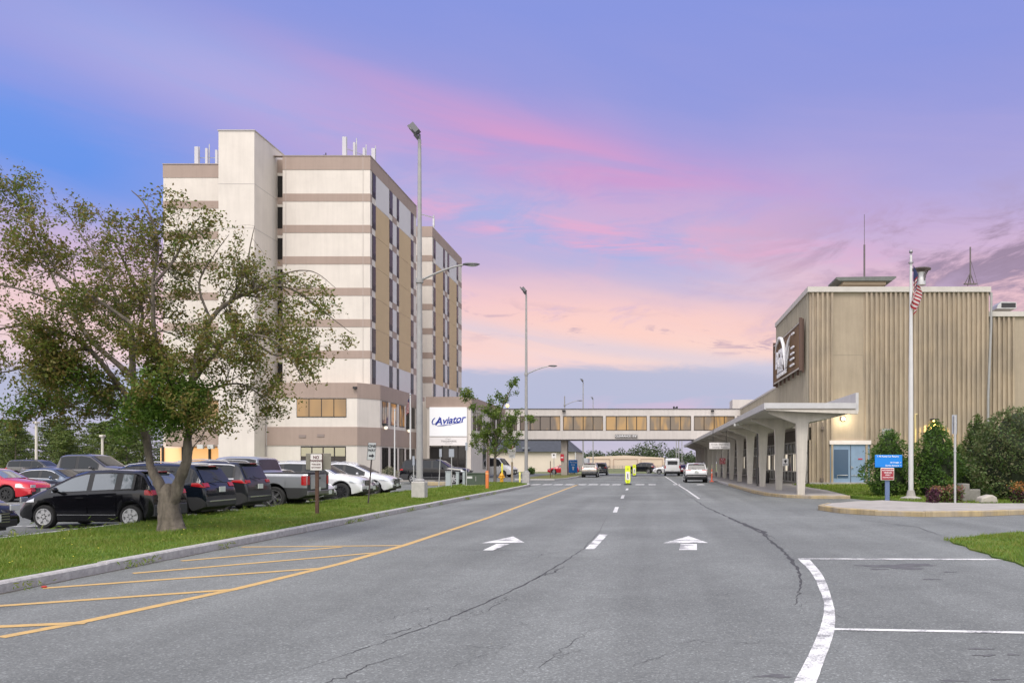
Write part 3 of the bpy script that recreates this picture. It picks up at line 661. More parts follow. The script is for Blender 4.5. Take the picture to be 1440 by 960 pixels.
def bridge():
    CREAM = mat('bridge_cladding', (.57, .53, .495), .8, var=.04, vscale=.5, streak=.1); FRAME = MATS['bronze_frame']
    br = thing('footbridge', 'enclosed cream footbridge with amber windows crossing the road', 'footbridge', (-3.5, 104, 0)); W = dict(parent=br, world=True)
    xa, xb = -18.3, 11.3
    b = MB(); b.box(xa, xb, 102, 106, 7.5, 8.35); b.build('roof_fascia', CREAM, **W)
    b = MB(); b.box(xa, xb, 102, 106, 4.6, 5.66); b.build('floor_fascia', CREAM, **W)
    b = MB(); b.box(xa, xb, 101.95, 106.05, 4.5, 4.6); b.box(xa, xb, 101.93, 106.05, 8.35, 8.42); b.build('edge_trim', mat('dark_trim', (.07, .065, .07), .6), **W)
    pil = [X for X in [((px - CX) * 102 / F) for px in (729, 789.8, 850, 911.7, 973.8, 1035)]]
    b = MB()
    for x in [xa + .1] + pil: b.box(x - .17, x + .17, 101.99, 106, 5.66, 7.5)
    b.build('pillar', CREAM, **W)
    edges = [xa + .27] + pil
    gl = [lit_window_mat('bridge_window_%s' % n, .34, lin(215, 168, 105), lin(*g), .55, bi) for n, g, bi in (('dim', (128, 112, 102), .62), ('mixed', (145, 125, 106), .54), ('warm', (165, 138, 105), .47))]
    order = [0, 0, 1, 2, 1, 1]
    for i in range(len(edges) - 1):
        a, c = edges[i] + .19, edges[i + 1] - .19; b = MB(); b.mi = 0; b.box(a, c, 102.25, 102.3, 5.66, 7.5); n = 4; w = (c - a) / n
        for k in range(n + 1): b.box(a + k * w - .05, a + k * w + .05, 102.1, 102.25, 5.66, 7.5)
        b.box(a, c, 102.08, 102.25, 5.66, 5.76); b.box(a, c, 102.08, 102.25, 7.4, 7.5)
        b.mi = 1; b.box(a + .05, c - .05, 102.2, 102.24, 5.76, 7.4); b.build('window', [FRAME, gl[order[min(i, 5)]]], **W)
    b = MB(); b.box(xa, xb, 105.7, 105.8, 5.66, 7.5); b.build('rear_glazing', DARKW, **W)
    s = tag(MB().box(-11.25, -10.5, 102.6, 104.4, 0, 4.5).build('bridge_pillar', mat('pillar_concrete', (.34, .30, .26), .85, var=.12, vscale=2, streak=.2), bevel=.03), 'square concrete pillar holding up the footbridge', 'pillar')
    s = thing('clearance_sign', 'long grey clearance sign fixed under the footbridge windows', 'sign', (-3.05, 101.9, 4.78)); MB().box(-1.4, 1.4, 0, .06, 0, .42).build('sign_board', mat('clearance_grey', (.17, .155, .15), .6), s)
    text_mesh('lettering', "CLEARANCE 13'6\"", .34, WINK, s, (0, -.01, .21), bold=.004)
    s = thing('red_sign', 'small red sign fixed to the bridge pillar', 'sign', (-11.1, 102.5, 2)); MB().box(-.22, .22, 0, .06, -.1, .75).build('sign_board', REDS, s); MB().box(-.15, .15, -.012, -.002, .28, .38).build('lettering', WINK, s)
    for x, l in ((-10.8, 'small camera under the bridge roof edge above pillar'), (7.7, 'small camera on the bridge roof edge near terminal')):
        c = thing('camera', l, 'camera', (x, 101.9, 8.1)); MB().box(-.2, .2, -.25, 0, -.1, .12).build('camera_body', BLACK, c)
    c = thing('roof_lamp', 'small orange lamp glowing above bridge end behind the young tree', 'lamp', (-17.9, 102.2, 8.42)); MB().tube([(0, 0, 0), (0, 0, .22)], .05, 6).build('post', STEEL, c); MB().ball((0, 0, .36), .2, n=10, m=6).build('globe', mat('orange_glow', (1, .7, .35), .5, emit=lin(255, 190, 90), estr=1.6), c)
    c = thing('roof_floodlight', 'pair of small floodlights on top of the footbridge', 'floodlight', (3.1, 102.5, 8.42)); b = MB(); b.box(-.3, -.08, -.15, .15, .05, .3); b.box(.08, .3, -.15, .15, .05, .3); b.tube([(0, 0, 0), (0, 0, .2)], .04, 5); b.box(-.3, .3, .0, .05, .12, .17); b.build('lamp_head', BLACK, c)

# ------------------------------------------------------------------ terminal
def corrug(x0, x1, pitch, depth, flat):
    pts = []; x = x0
    n = max(1, round((x1 - x0) / pitch)); p = (x1 - x0) / n
    for i in range(n):
        a = x0 + i * p; pts += [(a, 0), (a + p * .42, 0), (a + p * .5, -depth), (a + p * .92, -depth)]
    pts.append((x1, 0)); return pts
def terminal():
    CONCW = mat('ribbed_concrete', (.405, .325, .23), .9, col2=(.30, .25, .19), var=.1, vscale=.4, bump=.35, bscale=18, streak=.34)
    FLATC = mat('flat_concrete', (.34, .28, .205), .9, var=.08, vscale=.7, bump=.25, bscale=18, streak=.16)
    SIDEC = mat('side_concrete', (.37, .325, .25), .9, col2=(.30, .27, .21), var=.1, vscale=.5, bump=.35, bscale=18, streak=.25)
    COP = mat('coping_metal', (.47, .44, .40), .6, var=.08, vscale=2)
    FRAME = MATS['bronze_frame']
    t = thing('airport_terminal', 'beige ribbed concrete terminal building with flat roof', 'terminal', (17, 65, 0)); W = dict(parent=t, world=True)
    xl, xr, y0, zt = 11.25, 23.95, 58.0, 14.0
    b = MB(); b.box(xl + .12, xr, y0 + .1, 73, 0, zt); b.box(xl + .12, 36, 73, 104, 0, 8.35); b.box(xl + .12, 36, 104, 140, 0, 6.5); b.box(xr, 36, y0 + .5, 90, 0, 12.4); b.build('wall', SIDEC, **W)
    def ribs(x0, x1, z0, z1, name, m, yf=y0):
        pts = corrug(x0, x1, .34, .14, 0); poly = [(p[0], yf + p[1]) for p in pts] + [(x1, yf + .2), (x0, yf + .2)]
        return MB().prism(poly, z0, z1).build(name, m, **W)
    ribs(xl, 12.95, 0, zt - .25, 'ribbed_panel', CONCW); ribs(15.05, xr, 0, zt - .25, 'ribbed_panel', CONCW)
    b = MB(); b.box(12.95, 15.05, y0 + .0, y0 + .15, 3.1, zt - .25); b.build('flat_panel', FLATC, **W)
    b = MB()
    for z in (6.2, 9.3): b.box(12.97, 15.03, y0 - .004, y0, z, z + .02)
    b.build('joint_line', mat('dark_joint', (.2, .17, .13), .9), **W)
    ribs(xr + .3, 26.0, 0, 12.1, 'ribbed_panel', CONCW, y0 + .45); b = MB(); b.box(26.0, 36, y0 + .4, y0 + .55, 0, 12.1); b.build('flat_panel', FLATC, **W)
    # side wall ribs
    pts = corrug(y0 + .05, 73, .5, .07, 0); poly = [(xl + p[1], p[0]) for p in pts] + [(xl + .2, 73), (xl + .2, y0 + .05)]
    MB().prism(poly[::-1], 4.2, zt - .25).build('ribbed_side', SIDEC, **W)
    pts = corrug(73, 104, .5, .07, 0); poly = [(xl + p[1], p[0]) for p in pts] + [(xl + .2, 104), (xl + .2, 73)]
    MB().prism(poly[::-1], 4.2, 8.3).build('ribbed_side', SIDEC, **W)
    b = MB(); b.box(xl - .15, xr + .12, y0 - .2, y0 + .3, zt - .25, zt + .12); b.box(xl - .15, xl + .3, y0 + .3, 73.1, zt - .25, zt + .12); b.box(xr - .3, xr + .12, y0 + .3, 73, zt - .25, zt + .12)
    b.box(xr + .12, 36, y0 + .25, y0 + .7, 12.1, 12.45); b.box(xl - .1, xl + .3, 73.1, 104, 8.3, 8.48); b.build('coping', COP, **W)
    # base plinth and blue doors
    b = MB(); b.box(xl, 16.0, y0 - .2, y0, 0, .3); b.build('plinth', CONC, **W)
    BD = mat('blue_door_paint', (.20, .285, .40), .55, var=.06, vscale=2, streak=.1)
    d = MB(); d.box(12.72, 15.52, y0 - .06, y0 - .0, .28, 2.98); d = d.build('door', BD, **W); d['label'] = 'pale blue double door'
    b = MB(); b.box(12.98, 14.0, y0 - .075, y0 - .06, .6, 2.62); b.build('door_glass', mat('door_dark_glass', (.05, .09, .15), .15), parent=d, world=True)
    b = MB(); b.box(14.15, 14.18, y0 - .08, y0 - .06, .3, 2.96); b.build('door_gap', BLACK, parent=d, world=True)
    b = MB(); b.cbox((14.28, y0 - .1, 1.35), (.16, .06, .05)); b.cbox((14.22, y0 - .1, 1.35), (.05, .05, .2)); b.build('handle', STEEL, parent=d, world=True)
    b = MB(); b.tube([(13.2, y0 - .12, .55), (13.2, y0 - .12, .8), (13.95, y0 - .12, .8)], .02, 5); b.tube([(14.2, y0 - .1, .78), (15.45, y0 - .1, .78)], .018, 5); b.build('push_bar', STEEL, parent=d, world=True)
    b = MB(); b.cbox((14.85, y0 - .07, 1.95), (.3, .02, .09)); b.build('door_notice', REDS, parent=d, world=True)
    MB().box(12.65, 15.6, y0 - .16, y0, 2.98, 3.26).build('lintel', mat('lintel_white', (.66, .6, .56), .7, var=.1, vscale=4), **W)
    # services
    b = MB(); b.tube([(xr + .12, y0 - .22, 13.7), (xr + .1, y0 - .22, 11.2), (xr - .1, y0 - .22, 6.5), (xr - .15, y0 - .22, .2)], .09, 8); b.tube([(xr + .12, y0 - .22, 13.4), (xr + .12, y0 + .2, 13.9)], .1, 8); b.build('downpipe', PALE, **W)
    x, y, z = P(1247, 615, y0); b = MB(); b.mi = 0; b.box(x - .38, x + .42, y0 - .2, y0 - .1, z - 1.4, z + .62); b.mi = 1
    for i in range(12): b.box(x - .3, x + .34, y0 - .22, y0 - .19, z - 1.3 + i * .15, z - 1.22 + i * .15)
    b.build('louvre', [PALE, FLATC], **W)
    b = MB(); x = 16 * 0 + P(1286, 600, y0)[0]; b.tube([(x, y0 - .16, .2), (x, y0 - .16, P(0, 583, y0)[2]), (x + .15, y0 - .16, P(0, 582, y0)[2])], .06, 6); b.build('conduit', mat('conduit_yellow', (.55, .45, .22), .6), **W)
    b = MB(); 
    for (px, py) in ((1156, 602), (1155, 674)): x, y, z = P(px, py, y0); b.cbox((x, y0 - .18, z), (.22, .14, .25))
    x, y, z = P(1156.5, 594, y0); b.tube([(x, y0 - .15, .4), (x, y0 - .15, z)], .03, 5); b.build('wall_box', mat('box_brown', (.13, .1, .08), .6), **W)
    # shopfront under the canopy
    DK = mat('shopfront_dark', (.035, .033, .03), .08); MULL = mat('aluminium_mullion', (.5, .49, .46), .4, .3)
    b = MB(); b.box(xl - .05, xl + .12, 58.4, 138, .15, 3.3); b.build('shopfront_glass', DK, **W)
    b = MB(); b.box(xl - .12, xl + .12, 58.0, 140, 3.3, 4.2); b.build('shopfront_fascia', mat('fascia_brown', (.13, .11, .09), .7), **W)
    b = MB()
    for y in np.arange(58.4, 138, 1.6): b.box(xl - .13, xl - .05, y, y + .1, .15, 3.3)
    for z in (.15, .95, 2.35, 3.2): b.box(xl - .12, xl - .05, 58.4, 138, z, z + .08)
    b.build('mullion', MULL, **W)
    LIT = mat('lit_doorway', (.6, .58, .52), .6, emit=lin(255, 240, 215), estr=.32)
    b = MB()
    for y in (60.2, 63.0, 66.7, 73, 76.4, 84, 97, 110): b.box(xl - .055, xl - .05, y, y + 1.2, .95, 2.35)
    b.build('lit_doorway', LIT, **W)
    # roof things
    r = thing('roof_canopy', 'low dark flat roofed vent house on the terminal roof', 'roof vent', P(1211, 404, 62)); b = MB(); b.box(-1.6, 1.6, -1, 1, 0, .22); b.build('vent_wall', mat('vent_wall_cream', (.55, .45, .34), .8), r)
    b = MB(); b.prism_y([(-1.95, .2), (1.95, .2), (2.25, .42), (2.25, .52), (-2.2, .46), (-2.2, .32)], -1.4, 1.4); b.build('vent_roof', mat('vent_roof_grey', (.11, .12, .11), .6, var=.2, vscale=6), r)
    r = thing('whip_antenna', 'tall thin whip antenna rising from the roof vent house', 'antenna', P(1215.5, 398, 62)); b = MB(); b.tube([(0, 0, 0), (0, 0, 2.9)], .07, 6); b.tube([(0, 0, 2.8), (0, 0, 5.2)], .022, 4); b.build('mast', mat('mast_brown', (.12, .1, .1), .6), r)
    r = thing('exhaust_vent', 'silver flared exhaust vent on terminal roof behind flagpole', 'exhaust vent', P(1295.5, 401, 62)); b = MB()
    b.lathe([(.34, 0), (.34, .5), (.30, .6), (.36, .95)], (0, 0, 0), n=12); b.build('vent_stack', STEEL, r, smooth=True); b = MB(); b.lathe([(.72, 1.16), (.74, 1.22), (.7, 1.25), (.2, 1.27)], (0, 0, 0), n=12)
    for k in range(4): a = k * PI / 2 + .4; b.tube([(.36 * math.cos(a), .36 * math.sin(a), .3), (.4 * math.cos(a), .4 * math.sin(a), .8), (.64 * math.cos(a), .64 * math.sin(a), 1.18)], .05, 4)
    b.build('vent_cap', mat('mast_brown', (.12, .1, .1), .6), r)
    r = thing('tripod_antenna', 'tripod radio mast at right end of the terminal roof', 'antenna', P(1364.5, 400, 60)); b = MB(); b.tube([(0, 0, 0), (0, 0, 2.75)], .055, 6)
    for dx, dy in ((-.4, .1), (.35, .1), (0, .5)): b.tube([(dx, dy, 0), (0, 0, .85)], .035, 5)
    b.tube([(0, 0, 1.9), (1.0, 1, 0)], .012, 4); b.box(-.45, .45, -.12, .12, 0, .08); b.build('mast', mat('mast_brown', (.12, .1, .1), .6), r)
    r = thing('rooftop_unit', 'dark box vent on lower right roof of the terminal', 'roof vent', P(1410, 436, 61)); b = MB(); b.prism_y([(-.7, 0), (.75, 0), (.75, .48), (-.35, .52), (-.6, .3)], -.6, .6); b.build('vent_body', STEEL, r); MB().box(-.35, .7, -.62, -.6, .08, .42).build('vent_grille', BLACK, r)
    r = thing('rooftop_block', 'small pale plant room on the roof beside footbridge end', 'plant room', (11.4, 108, 8.3)); MB().box(-.6, 4, 0, 4, -1.8, 1.7).build('wall', mat('bridge_cladding', (.6, .6, .6)), r)
    # lamps on the wall
    x, y, z = P(1185, 589, y0)
    l = thing('wall_lamp', 'glowing white lamp on the terminal wall above blue doors', 'lamp', (x, y0 - .15, z)); b = MB(); b.ball((0, -.14, 0), .11, (1, .7, .8), 10, 6); b.build('bulb', mat('lamp_glow', (1, .95, .85), .5, emit=lin(255, 240, 205), estr=14), l)
    MB().box(-.14, .14, -.06, .2, -.1, .14).build('bracket', BLACK, l)
    ld = bpy.data.lights.new('wall_lamp_light', 'POINT'); ld.energy = 38; ld.color = (1, .85, .6); ld.shadow_soft_size = .12; lo = bpy.data.objects.new('wall_lamp_light', ld); COL.objects.link(lo); lo.location = (x, y0 - .55, z)
    x, y, z = P(1311, 592, y0)
    l = thing('wall_lamp', 'small hooded lamp casting yellow light behind the middle shrub', 'lamp', (x, y0 - .15, z)); b = MB(); b.box(-.22, .22, -.3, .1, .05, .16); b.build('hood', BLACK, l); b = MB(); b.ball((0, -.15, 0), .07, n=8, m=5); b.build('bulb', mat('yellow_glow', (1, .8, .4), .5, emit=lin(255, 215, 120), estr=6), l)
    ld = bpy.data.lights.new('yellow_lamp_light', 'SPOT'); ld.energy = 150; ld.color = (1, .72, .2); ld.spot_size = 2.6; ld.spot_blend = .35; ld.shadow_soft_size = .05; lo = bpy.data.objects.new('yellow_lamp_light', ld); COL.objects.link(lo); lo.location = (x, y0 - .42, z - .08)
    # big brown sign board
    BR = mat('sign_board_brown', (.135, .075, .03), .55, .2, var=.25, vscale=1.2, stretch=(1, 3, .3), streak=.2)
    s = thing('airport_sign', 'brown slatted sign board with white BGR logo on terminal side', 'sign', (10.85, 65, 8.5)); W2 = dict(parent=s, world=True); xs = 10.8
    pts = corrug(58.9, 71.2, .45, .05, 0); poly = [(xs + p[1], p[0]) for p in pts] + [(xs + .08, 71.2), (xs + .08, 58.9)]
    MB().prism(poly[::-1], 8.55, 11.75).build('board', BR, **W2)
    b = MB()
    for y in np.linspace(59, 71.1, 7): b.box(xs + .09, xs + .25, y - .1, y + .1, 8.2, 12.05)
    b.box(xs - .12, xs + .1, 58.7, 58.9, 8.3, 12.1); b.box(xs - .12, xs + .1, 71.2, 71.4, 8.3, 12.1); b.build('frame_post', mat('sign_post_brown', (.09, .05, .035), .6), **W2)
    b = MB()
    b.box(xs - .1, xs + .02, 58.9, 71.2, 11.75, 11.81); b.box(xs - .1, xs + .02, 58.9, 71.2, 8.49, 8.55); b.build('frame_rail', COP, **W2)
    lw = xs - .2; LOGO = mat('logo_white', (.74, .73, .74), .5); R = (0, -1, 0)
    text_mesh('lettering', 'BGR', 1.9, LOGO, s, (lw - .05, 67.2, 10.12), R, shear=.1, bold=.05, ext=.04, world=True)
    text_mesh('lettering', 'BANGOR', .62, LOGO, s, (lw, 67.0, 9.28), R, bold=.015, ext=.03, world=True, space=1.05)
    text_mesh('lettering', 'INTERNATIONAL AIRPORT', .4, LOGO, s, (lw, 66.2, 8.85), R, bold=.01, ext=.03, world=True)
    b = MB(); 
    b.tube([(lw, 69.6, 11.0), (lw, 69.0, 11.55), (lw, 67.6, 11.95), (lw, 66.2, 11.7), (lw, 65.2, 11.0), (lw, 64.7, 10.0), (lw, 64.6, 9.0)], [.03, .08, .12, .14, .15, .14, .04], 6)
    b.tube([(lw, 64.5, 9.0), (lw, 63.9, 10.2), (lw, 63.0, 11.0), (lw, 62.2, 11.35)], [.04, .13, .11, .03], 6); b.tube([(lw, 64.0, 9.1), (lw, 63.2, 9.9), (lw, 62.6, 10.6)], [.04, .11, .03], 6)
    b.build('logo_swoosh', LOGO, smooth=True, **W2)
    b = MB()
    for z, l in ((11.3, .9), (10.3, 1.1), (9.85, 1.3), (9.45, 1.5), (9.0, 1.5)): b.box(lw - .05, lw + .05, 60.6, 60.6 + l, z - .06, z + .06)
    b.build('logo_stripe', LOGO, **W2)
    b = MB(); b.box(lw - .02, lw + .02, 61.6, 69.4, 9.58, 9.63); b.box(lw - .02, lw + .02, 61.2, 69.4, 9.04, 9.08); b.build('logo_line', INK, **W2)

def canopy():
    CW = mat('canopy_concrete', (.53, .49, .425), .8, var=.09, vscale=1.2, streak=.2); SOF = mat('canopy_soffit', (.46, .42, .36), .85, var=.08, vscale=.8)
    MET = mat('canopy_fascia', (.46, .455, .45), .5, .2, var=.1, vscale=2)
    c = thing('entrance_canopy', 'long concrete canopy on tapering columns along the terminal pavement', 'canopy', (7.2, 39, .15)); W = dict(parent=c, world=True)
    y0, y1 = 38.5, 132; xl, xr = 5.42, 9.65
    b = MB(); b.box(xl, xr, y0, 58, 4.16, 4.42); b.box(xl, 11.1, 58, y1, 4.16, 4.42); b.build('roof_slab', SOF, **W)
    b = MB(); b.box(xl - .08, xl, y0 - .06, y1, 4.2, 4.5); b.box(xl, xr, y0 - .08, y0 - .002, 4.24, 4.5); b.box(xl, xr, y0 - .05, y1, 4.42, 4.47); b.build('fascia', MET, **W)
    b = MB(); b.prism_y([(xl + 1.7, 4.08), (xr + .1, 3.98), (xr + .12, 4.16), (xl + .02, 4.16)], y0 - .04, y0 + .22); b.build('edge_beam', CW, **W)
    b = MB(); b.box(xr, xr + .14, y0, 58, 4.1, 4.98); b.build('upstand', MET, **W)
    for k in range(14):
        y = 39.25 + 6.74 * k; b = MB(); xc = 7.2
        b.prism_y([(xc - .17, .15), (xc + .17, .15), (xc + .34, 3.5), (xc + .36, 3.62), (xc + 1.6, 3.86), (xc + 2.2, 4.1), (xc + 2.2, 4.16), (xc - 1.55, 4.16), (xc - 1.55, 4.05), (xc - .25, 3.55), (xc - .24, 3.4)], y - .15, y + .15)
        b.build('column', CW, smooth=False, bevel=.015, **W)
    b = MB(); b.tube([(7.05, 53.9, .15), (7.05, 53.9, 4.1)], .07, 8); b.build('downpipe', mat('dark_pipe', (.09, .085, .08), .6), **W)
    b = MB(); b.box(7.2, 7.5, 53.4, 53.7, .15, 4.1); b.build('post', CW, **W)
    FL = mat('small_flood', (.75, .75, .72), .4)
    f = thing('canopy_floodlight', 'cluster of small white floodlights under the canopy edge', 'floodlight', P(1038, 597, 52)); b = MB()
    for i in range(3): b.cbox((i * .2 - .2, 0, i * .05), (.14, .14, .16))
    b.build('lamp_head', FL, f)
    # hanging sign
    s = thing('hanging_sign', 'white two line sign hanging below the canopy edge', 'sign', (P(1012, 626.5, 62)[0], 62, P(0, 626.5, 62)[2])); MB().box(-.78, .78, -.06, .06, -.24, .24).build('sign_board', SIGNW, s, bevel=.01)
    text_mesh('lettering', 'Arrivals   Departures', .15, mat('grey_lettering', (.12, .11, .12)), s, (0, -.065, .1)); text_mesh('lettering', 'Ticketing   Baggage', .15, MATS['grey_lettering'], s, (0, -.065, -.11))
    b = MB()
    for x in (-.5, .5): b.tube([(x, 0, .24), (x, 0, 1.3)], .02, 5)
    b.build('hanger', BLACK, s)
    s = thing('red_sign', 'red two part sign on a column under the canopy', 'sign', P(1016, 648, 78)); 
    MB().box(-.28, .28, 0, .04, .02, .28).build('sign_board', REDS, s); MB().box(-.28, .28, 0, .04, -.28, -.02).build('sign_board', REDS, s)
    text_mesh('lettering', 'BUS', .2, WINK, s, (0, -.01, .15)); text_mesh('lettering', 'ONLY', .17, WINK, s, (0, -.01, -.15))
    s = thing('notice', 'small white notice with black symbol on the second canopy column', 'notice', P(1104.5, 649.5, 45.75)); MB().box(-.17, .17, 0, .02, -.2, .2).build('sign_board', SIGNW, s); b = MB(); b.lathe([(.07, 0), (.07, .004)], (0, -.008, .06), 'y', 12); b.box(-.025, .025, -.012, -.002, -.06, .02); b.box(-.13, .13, -.012, -.002, -.15, -.11); b.build('symbol', INK, s)
    for i, (px, lab) in enumerate(((1069, 'black litter bin standing between canopy columns'), (1076, 'low black waste bin beside a taller bin under canopy'))):
        d = 60 + i * 2; s = thing('litter_bin', lab, 'bin', ((px - CX) * d / F, d, .15)); h = 1.15 if i == 0 else .8; MB().lathe([(.3, 0), (.33, h * .9), (.3, h), (.1, h + .06)], (0, 0, 0), n=12).build('bin_body', BLACK, s, smooth=True)
    s = thing('traffic_bollard', 'orange tube bollard at kerb beside the white car', 'bollard', (P(1001, 0, 66)[0], 66, .15)); MB().lathe([(.19, 0), (.19, .05), (.06, .06), (.055, 1.0), (.03, 1.02)], (0, 0, 0), n=10).build('tube', mat('orange_plastic', (.65, .12, .06), .5), s); MB().lathe([(.058, .7), (.06, .8)], (0, 0, 0), n=10).build('band', WHITE, s)
# ------------------------------------------------------------------ vehicles
def paint(name, col, metal=.3, rough=.28): return mat('paint_' + name, col, rough, metal, coat=.9 if max(col) > .1 else .42, spec=.5 if max(col) > .1 else .3)
TLAMP = mat('tail_lamp_red', (.36, .006, .008), .25, coat=.25); HLAMP = mat('head_lamp_glass', (.62, .64, .66), .08, .5, coat=1)
CHROME = mat('bright_trim', (.62, .62, .63), .18, .9); ALLOY = mat('alloy_rim', (.48, .48, .49), .3, .85); DALLOY = mat('dark_rim', (.05, .05, .052), .35, .6)
CLAD = mat('grey_cladding', (.035, .035, .037), .6); PLATE = mat('number_plate', (.55, .58, .54), .5); AMBERL = mat('amber_lamp', (.6, .2, .02), .3)
CGLASS = mat('car_glass', (.022, .025, .028), .08, spec=.32); PGLASS = mat('pale_car_glass', (.13, .155, .175), .05, spec=.9, coat=1)
def pl(pts, d=.05):
    xs = [p[0] for p in pts]; ys = [p[1] for p in pts]
    def raw(x): return float(np.interp(x, xs, ys))
    return lambda x: (raw(x - d) + 2 * raw(x) + raw(x + d)) / 4
class Shape: pass
def car(name, label, spec, paintm, loc, rz, group='vehicles parked and driving around the terminal', glass=None):
    S = dict(spec); L, Wd, H = S['L'], S['W'], S['H']; glass = glass or CGLASS
    root = thing(name, label, S.get('cat', 'car'), loc, rz, group)
    R = S.get('R', .34); wx = S['wx']; zb0 = S.get('zb', .24)
    top = pl(S['top'], S.get('sm', .05)); sh = pl(S['sh']); hw0 = Wd / 2; nb = S.get('nose', .80); tb = S.get('tail', .90)
    plan = pl([(0, hw0 * tb), (.12, hw0 * (tb + .05)), (.5, hw0 * .985), (1.0, hw0), (L - 1.1, hw0), (L - .55, hw0 * .97), (L - .18, hw0 * (nb + .09)), (L, hw0 * nb)], .04)
    inset = S.get('inset', .19); belt = S['belt']
    def zb(x):
        z = zb0
        if x < .35: z += (.35 - x) * .35
        if x > L - .4: z += (x - L + .4) * .25
        for w in wx:
            q = (R * 1.16) ** 2 - (x - w) ** 2
            if q > 0: z = max(z, R + math.sqrt(q))
        return z
    def sec(x):
        t = top(x); s = min(sh(x), t - .025); w = plan(x); b = min(zb(x), s - .14)
        k = max(0, min(1, (t - s) / max(.1, H - belt))); wr = w * (.95 - inset * k); rr = min(.075, (t - s) * .45)
        zm = min(max(b + .07, .62 * s), s - .065)
        return [(0, b), (w * .8, b), (w * .962, b + .03), (w, zm), (w * .996, max(zm + .01, s - .10)), (w * .99, s - .04), (w * .965, s), (wr, t - rr), (wr * .86, t - .014), (0, t)]
    def hw(x, z):
        q = sec(x)[2:8]; return float(np.interp(z, [p[1] for p in q], [p[0] for p in q]))
    xs = set([0, L] + [p[0] for p in S['top']] + [.02, .06, .12, .2, .3, L - .03, L - .08, L - .15, L - .25]); xs |= set(np.linspace(0, L, S.get('n', 34)))
    for w in wx: xs |= set(w + R * 1.16 * math.cos(a) for a in np.linspace(.02, PI - .02, 13))
    xs = sorted(x for x in xs if 0 <= x <= L); xs = [x for i, x in enumerate(xs) if i == 0 or x - xs[i - 1] > .008]
    b = MB(); n = 0
    for x in xs:
        q = sec(x); ring = [(x, -y, z) for y, z in q] + [(x, y, z) for y, z in reversed(q[1:-1])]; b.v += ring; n = len(ring)
    cl = S.get('clad', 0)
    for i in range(len(xs) - 1):
        zz = zb((xs[i] + xs[i + 1]) / 2)
        for j in range(n):
            b.f.append([i * n + j, i * n + (j + 1) % n, (i + 1) * n + (j + 1) % n, (i + 1) * n + j]); b.m.append(1 if (j in (0, n - 1, 1, n - 2)) or (cl and j in (2, n - 3) ) else 0)
    b.f.append(list(range(n))[::-1]); b.m.append(1 if cl else 0); b.f.append([(len(xs) - 1) * n + j for j in range(n)]); b.m.append(0)
    body = b.build('body', [paintm, CLAD], root, smooth=True, angle=32)
    b = MB(); b.box(.25, L - .25, -hw0 * .72, hw0 * .72, zb0 - .02, R * 2.05); b.build('chassis', BLACK, root)
    def patch(x0, x1, zl, zh, off, nx=8, nz=3, sides=(-1, 1), b=None):
        b = b or MB()
        zl_ = zl if callable(zl) else (lambda x: zl); zh_ = zh if callable(zh) else (lambda x: zh)
        for sd in sides:
            v = []; 
            for i in range(nx + 1):
                x = x0 + (x1 - x0) * i / nx; a = zl_(x); c = max(a + .004, zh_(x))
                for j in range(nz + 1):
                    z = a + (c - a) * j / nz; v.append((x, sd * (hw(x, z) + off), z))
            f = [(i * (nz + 1) + j, (i + 1) * (nz + 1) + j, (i + 1) * (nz + 1) + j + 1, i * (nz + 1) + j + 1) for i in range(nx) for j in range(nz)]
            if sd > 0: f = [tuple(reversed(q)) for q in f]
            b.add(v, f)
        return b
    det = S.get('det', 1)
    zroof = lambda x: top(x) - min(.075, (top(x) - min(sh(x), top(x) - .025)) * .45) - .035
    # glazed side: one dark band, then each pane
    wins = S['wins']
    if det: [patch(wins[0][0] - .04, wins[-1][1] + .04, lambda x: sh(x) + .012, lambda x: zroof(x) + .02, .004, 24, 2, (sd,)).build('window_surround', S.get('surr', BLACK), root, smooth=True) for sd in (-1, 1)]
    if S.get('trim'): patch(wins[0][0] - .03, wins[-1][1] + .02, lambda x: sh(x) + .004, lambda x: sh(x) + .03, .014, 20, 1).build('window_trim', CHROME, root, smooth=True); patch(wins[0][0], wins[-1][1] - .2, lambda x: zroof(x) + .005, lambda x: zroof(x) + .03, .014, 20, 1).build('window_trim', CHROME, root, smooth=True)
    for (a, c) in wins:
        for sd in (-1, 1):
            patch(a + .03, c - .03, lambda x: sh(x) + .035, zroof, .009, 8, 3, (sd,)).build('side_window', glass, root, smooth=True)
    def topstrip(x0, x1, k, off, nm, m, nx=8, ny=8, xf=None):
        b = MB(); v = []
        for i in range(nx + 1):
            x = x0 + (x1 - x0) * i / nx; dz = (top(x + .02) - top(x - .02)) / .04; nn = Vector((-dz, 0, 1)).normalized(); q = sec(x); wr, zr = q[7][0], q[7][1]; wi = q[8][0]; t = top(x)
            for j in range(ny + 1):
                y = (-1 + 2 * j / ny) * wr * k; z = t - .014 * abs(y) / max(wi, .01) if abs(y) <= wi else t - .014 - (abs(y) - wi) / (wr - wi) * (t - .014 - zr)
                v.append((x + nn.x * off, y, z + nn.z * off))
        b.add(v, [(i * (ny + 1) + j, (i + 1) * (ny + 1) + j, (i + 1) * (ny + 1) + j + 1, i * (ny + 1) + j + 1) for i in range(nx) for j in range(ny)])
        return b.build(nm, m, root, smooth=True)
    topstrip(S['ws'][0], S['ws'][1], .93, .01, 'windshield', glass)
    if 'rw' in S: topstrip(S['rw'][0], S['rw'][1], .88, .012, 'rear_window', S.get('rglass', CGLASS))
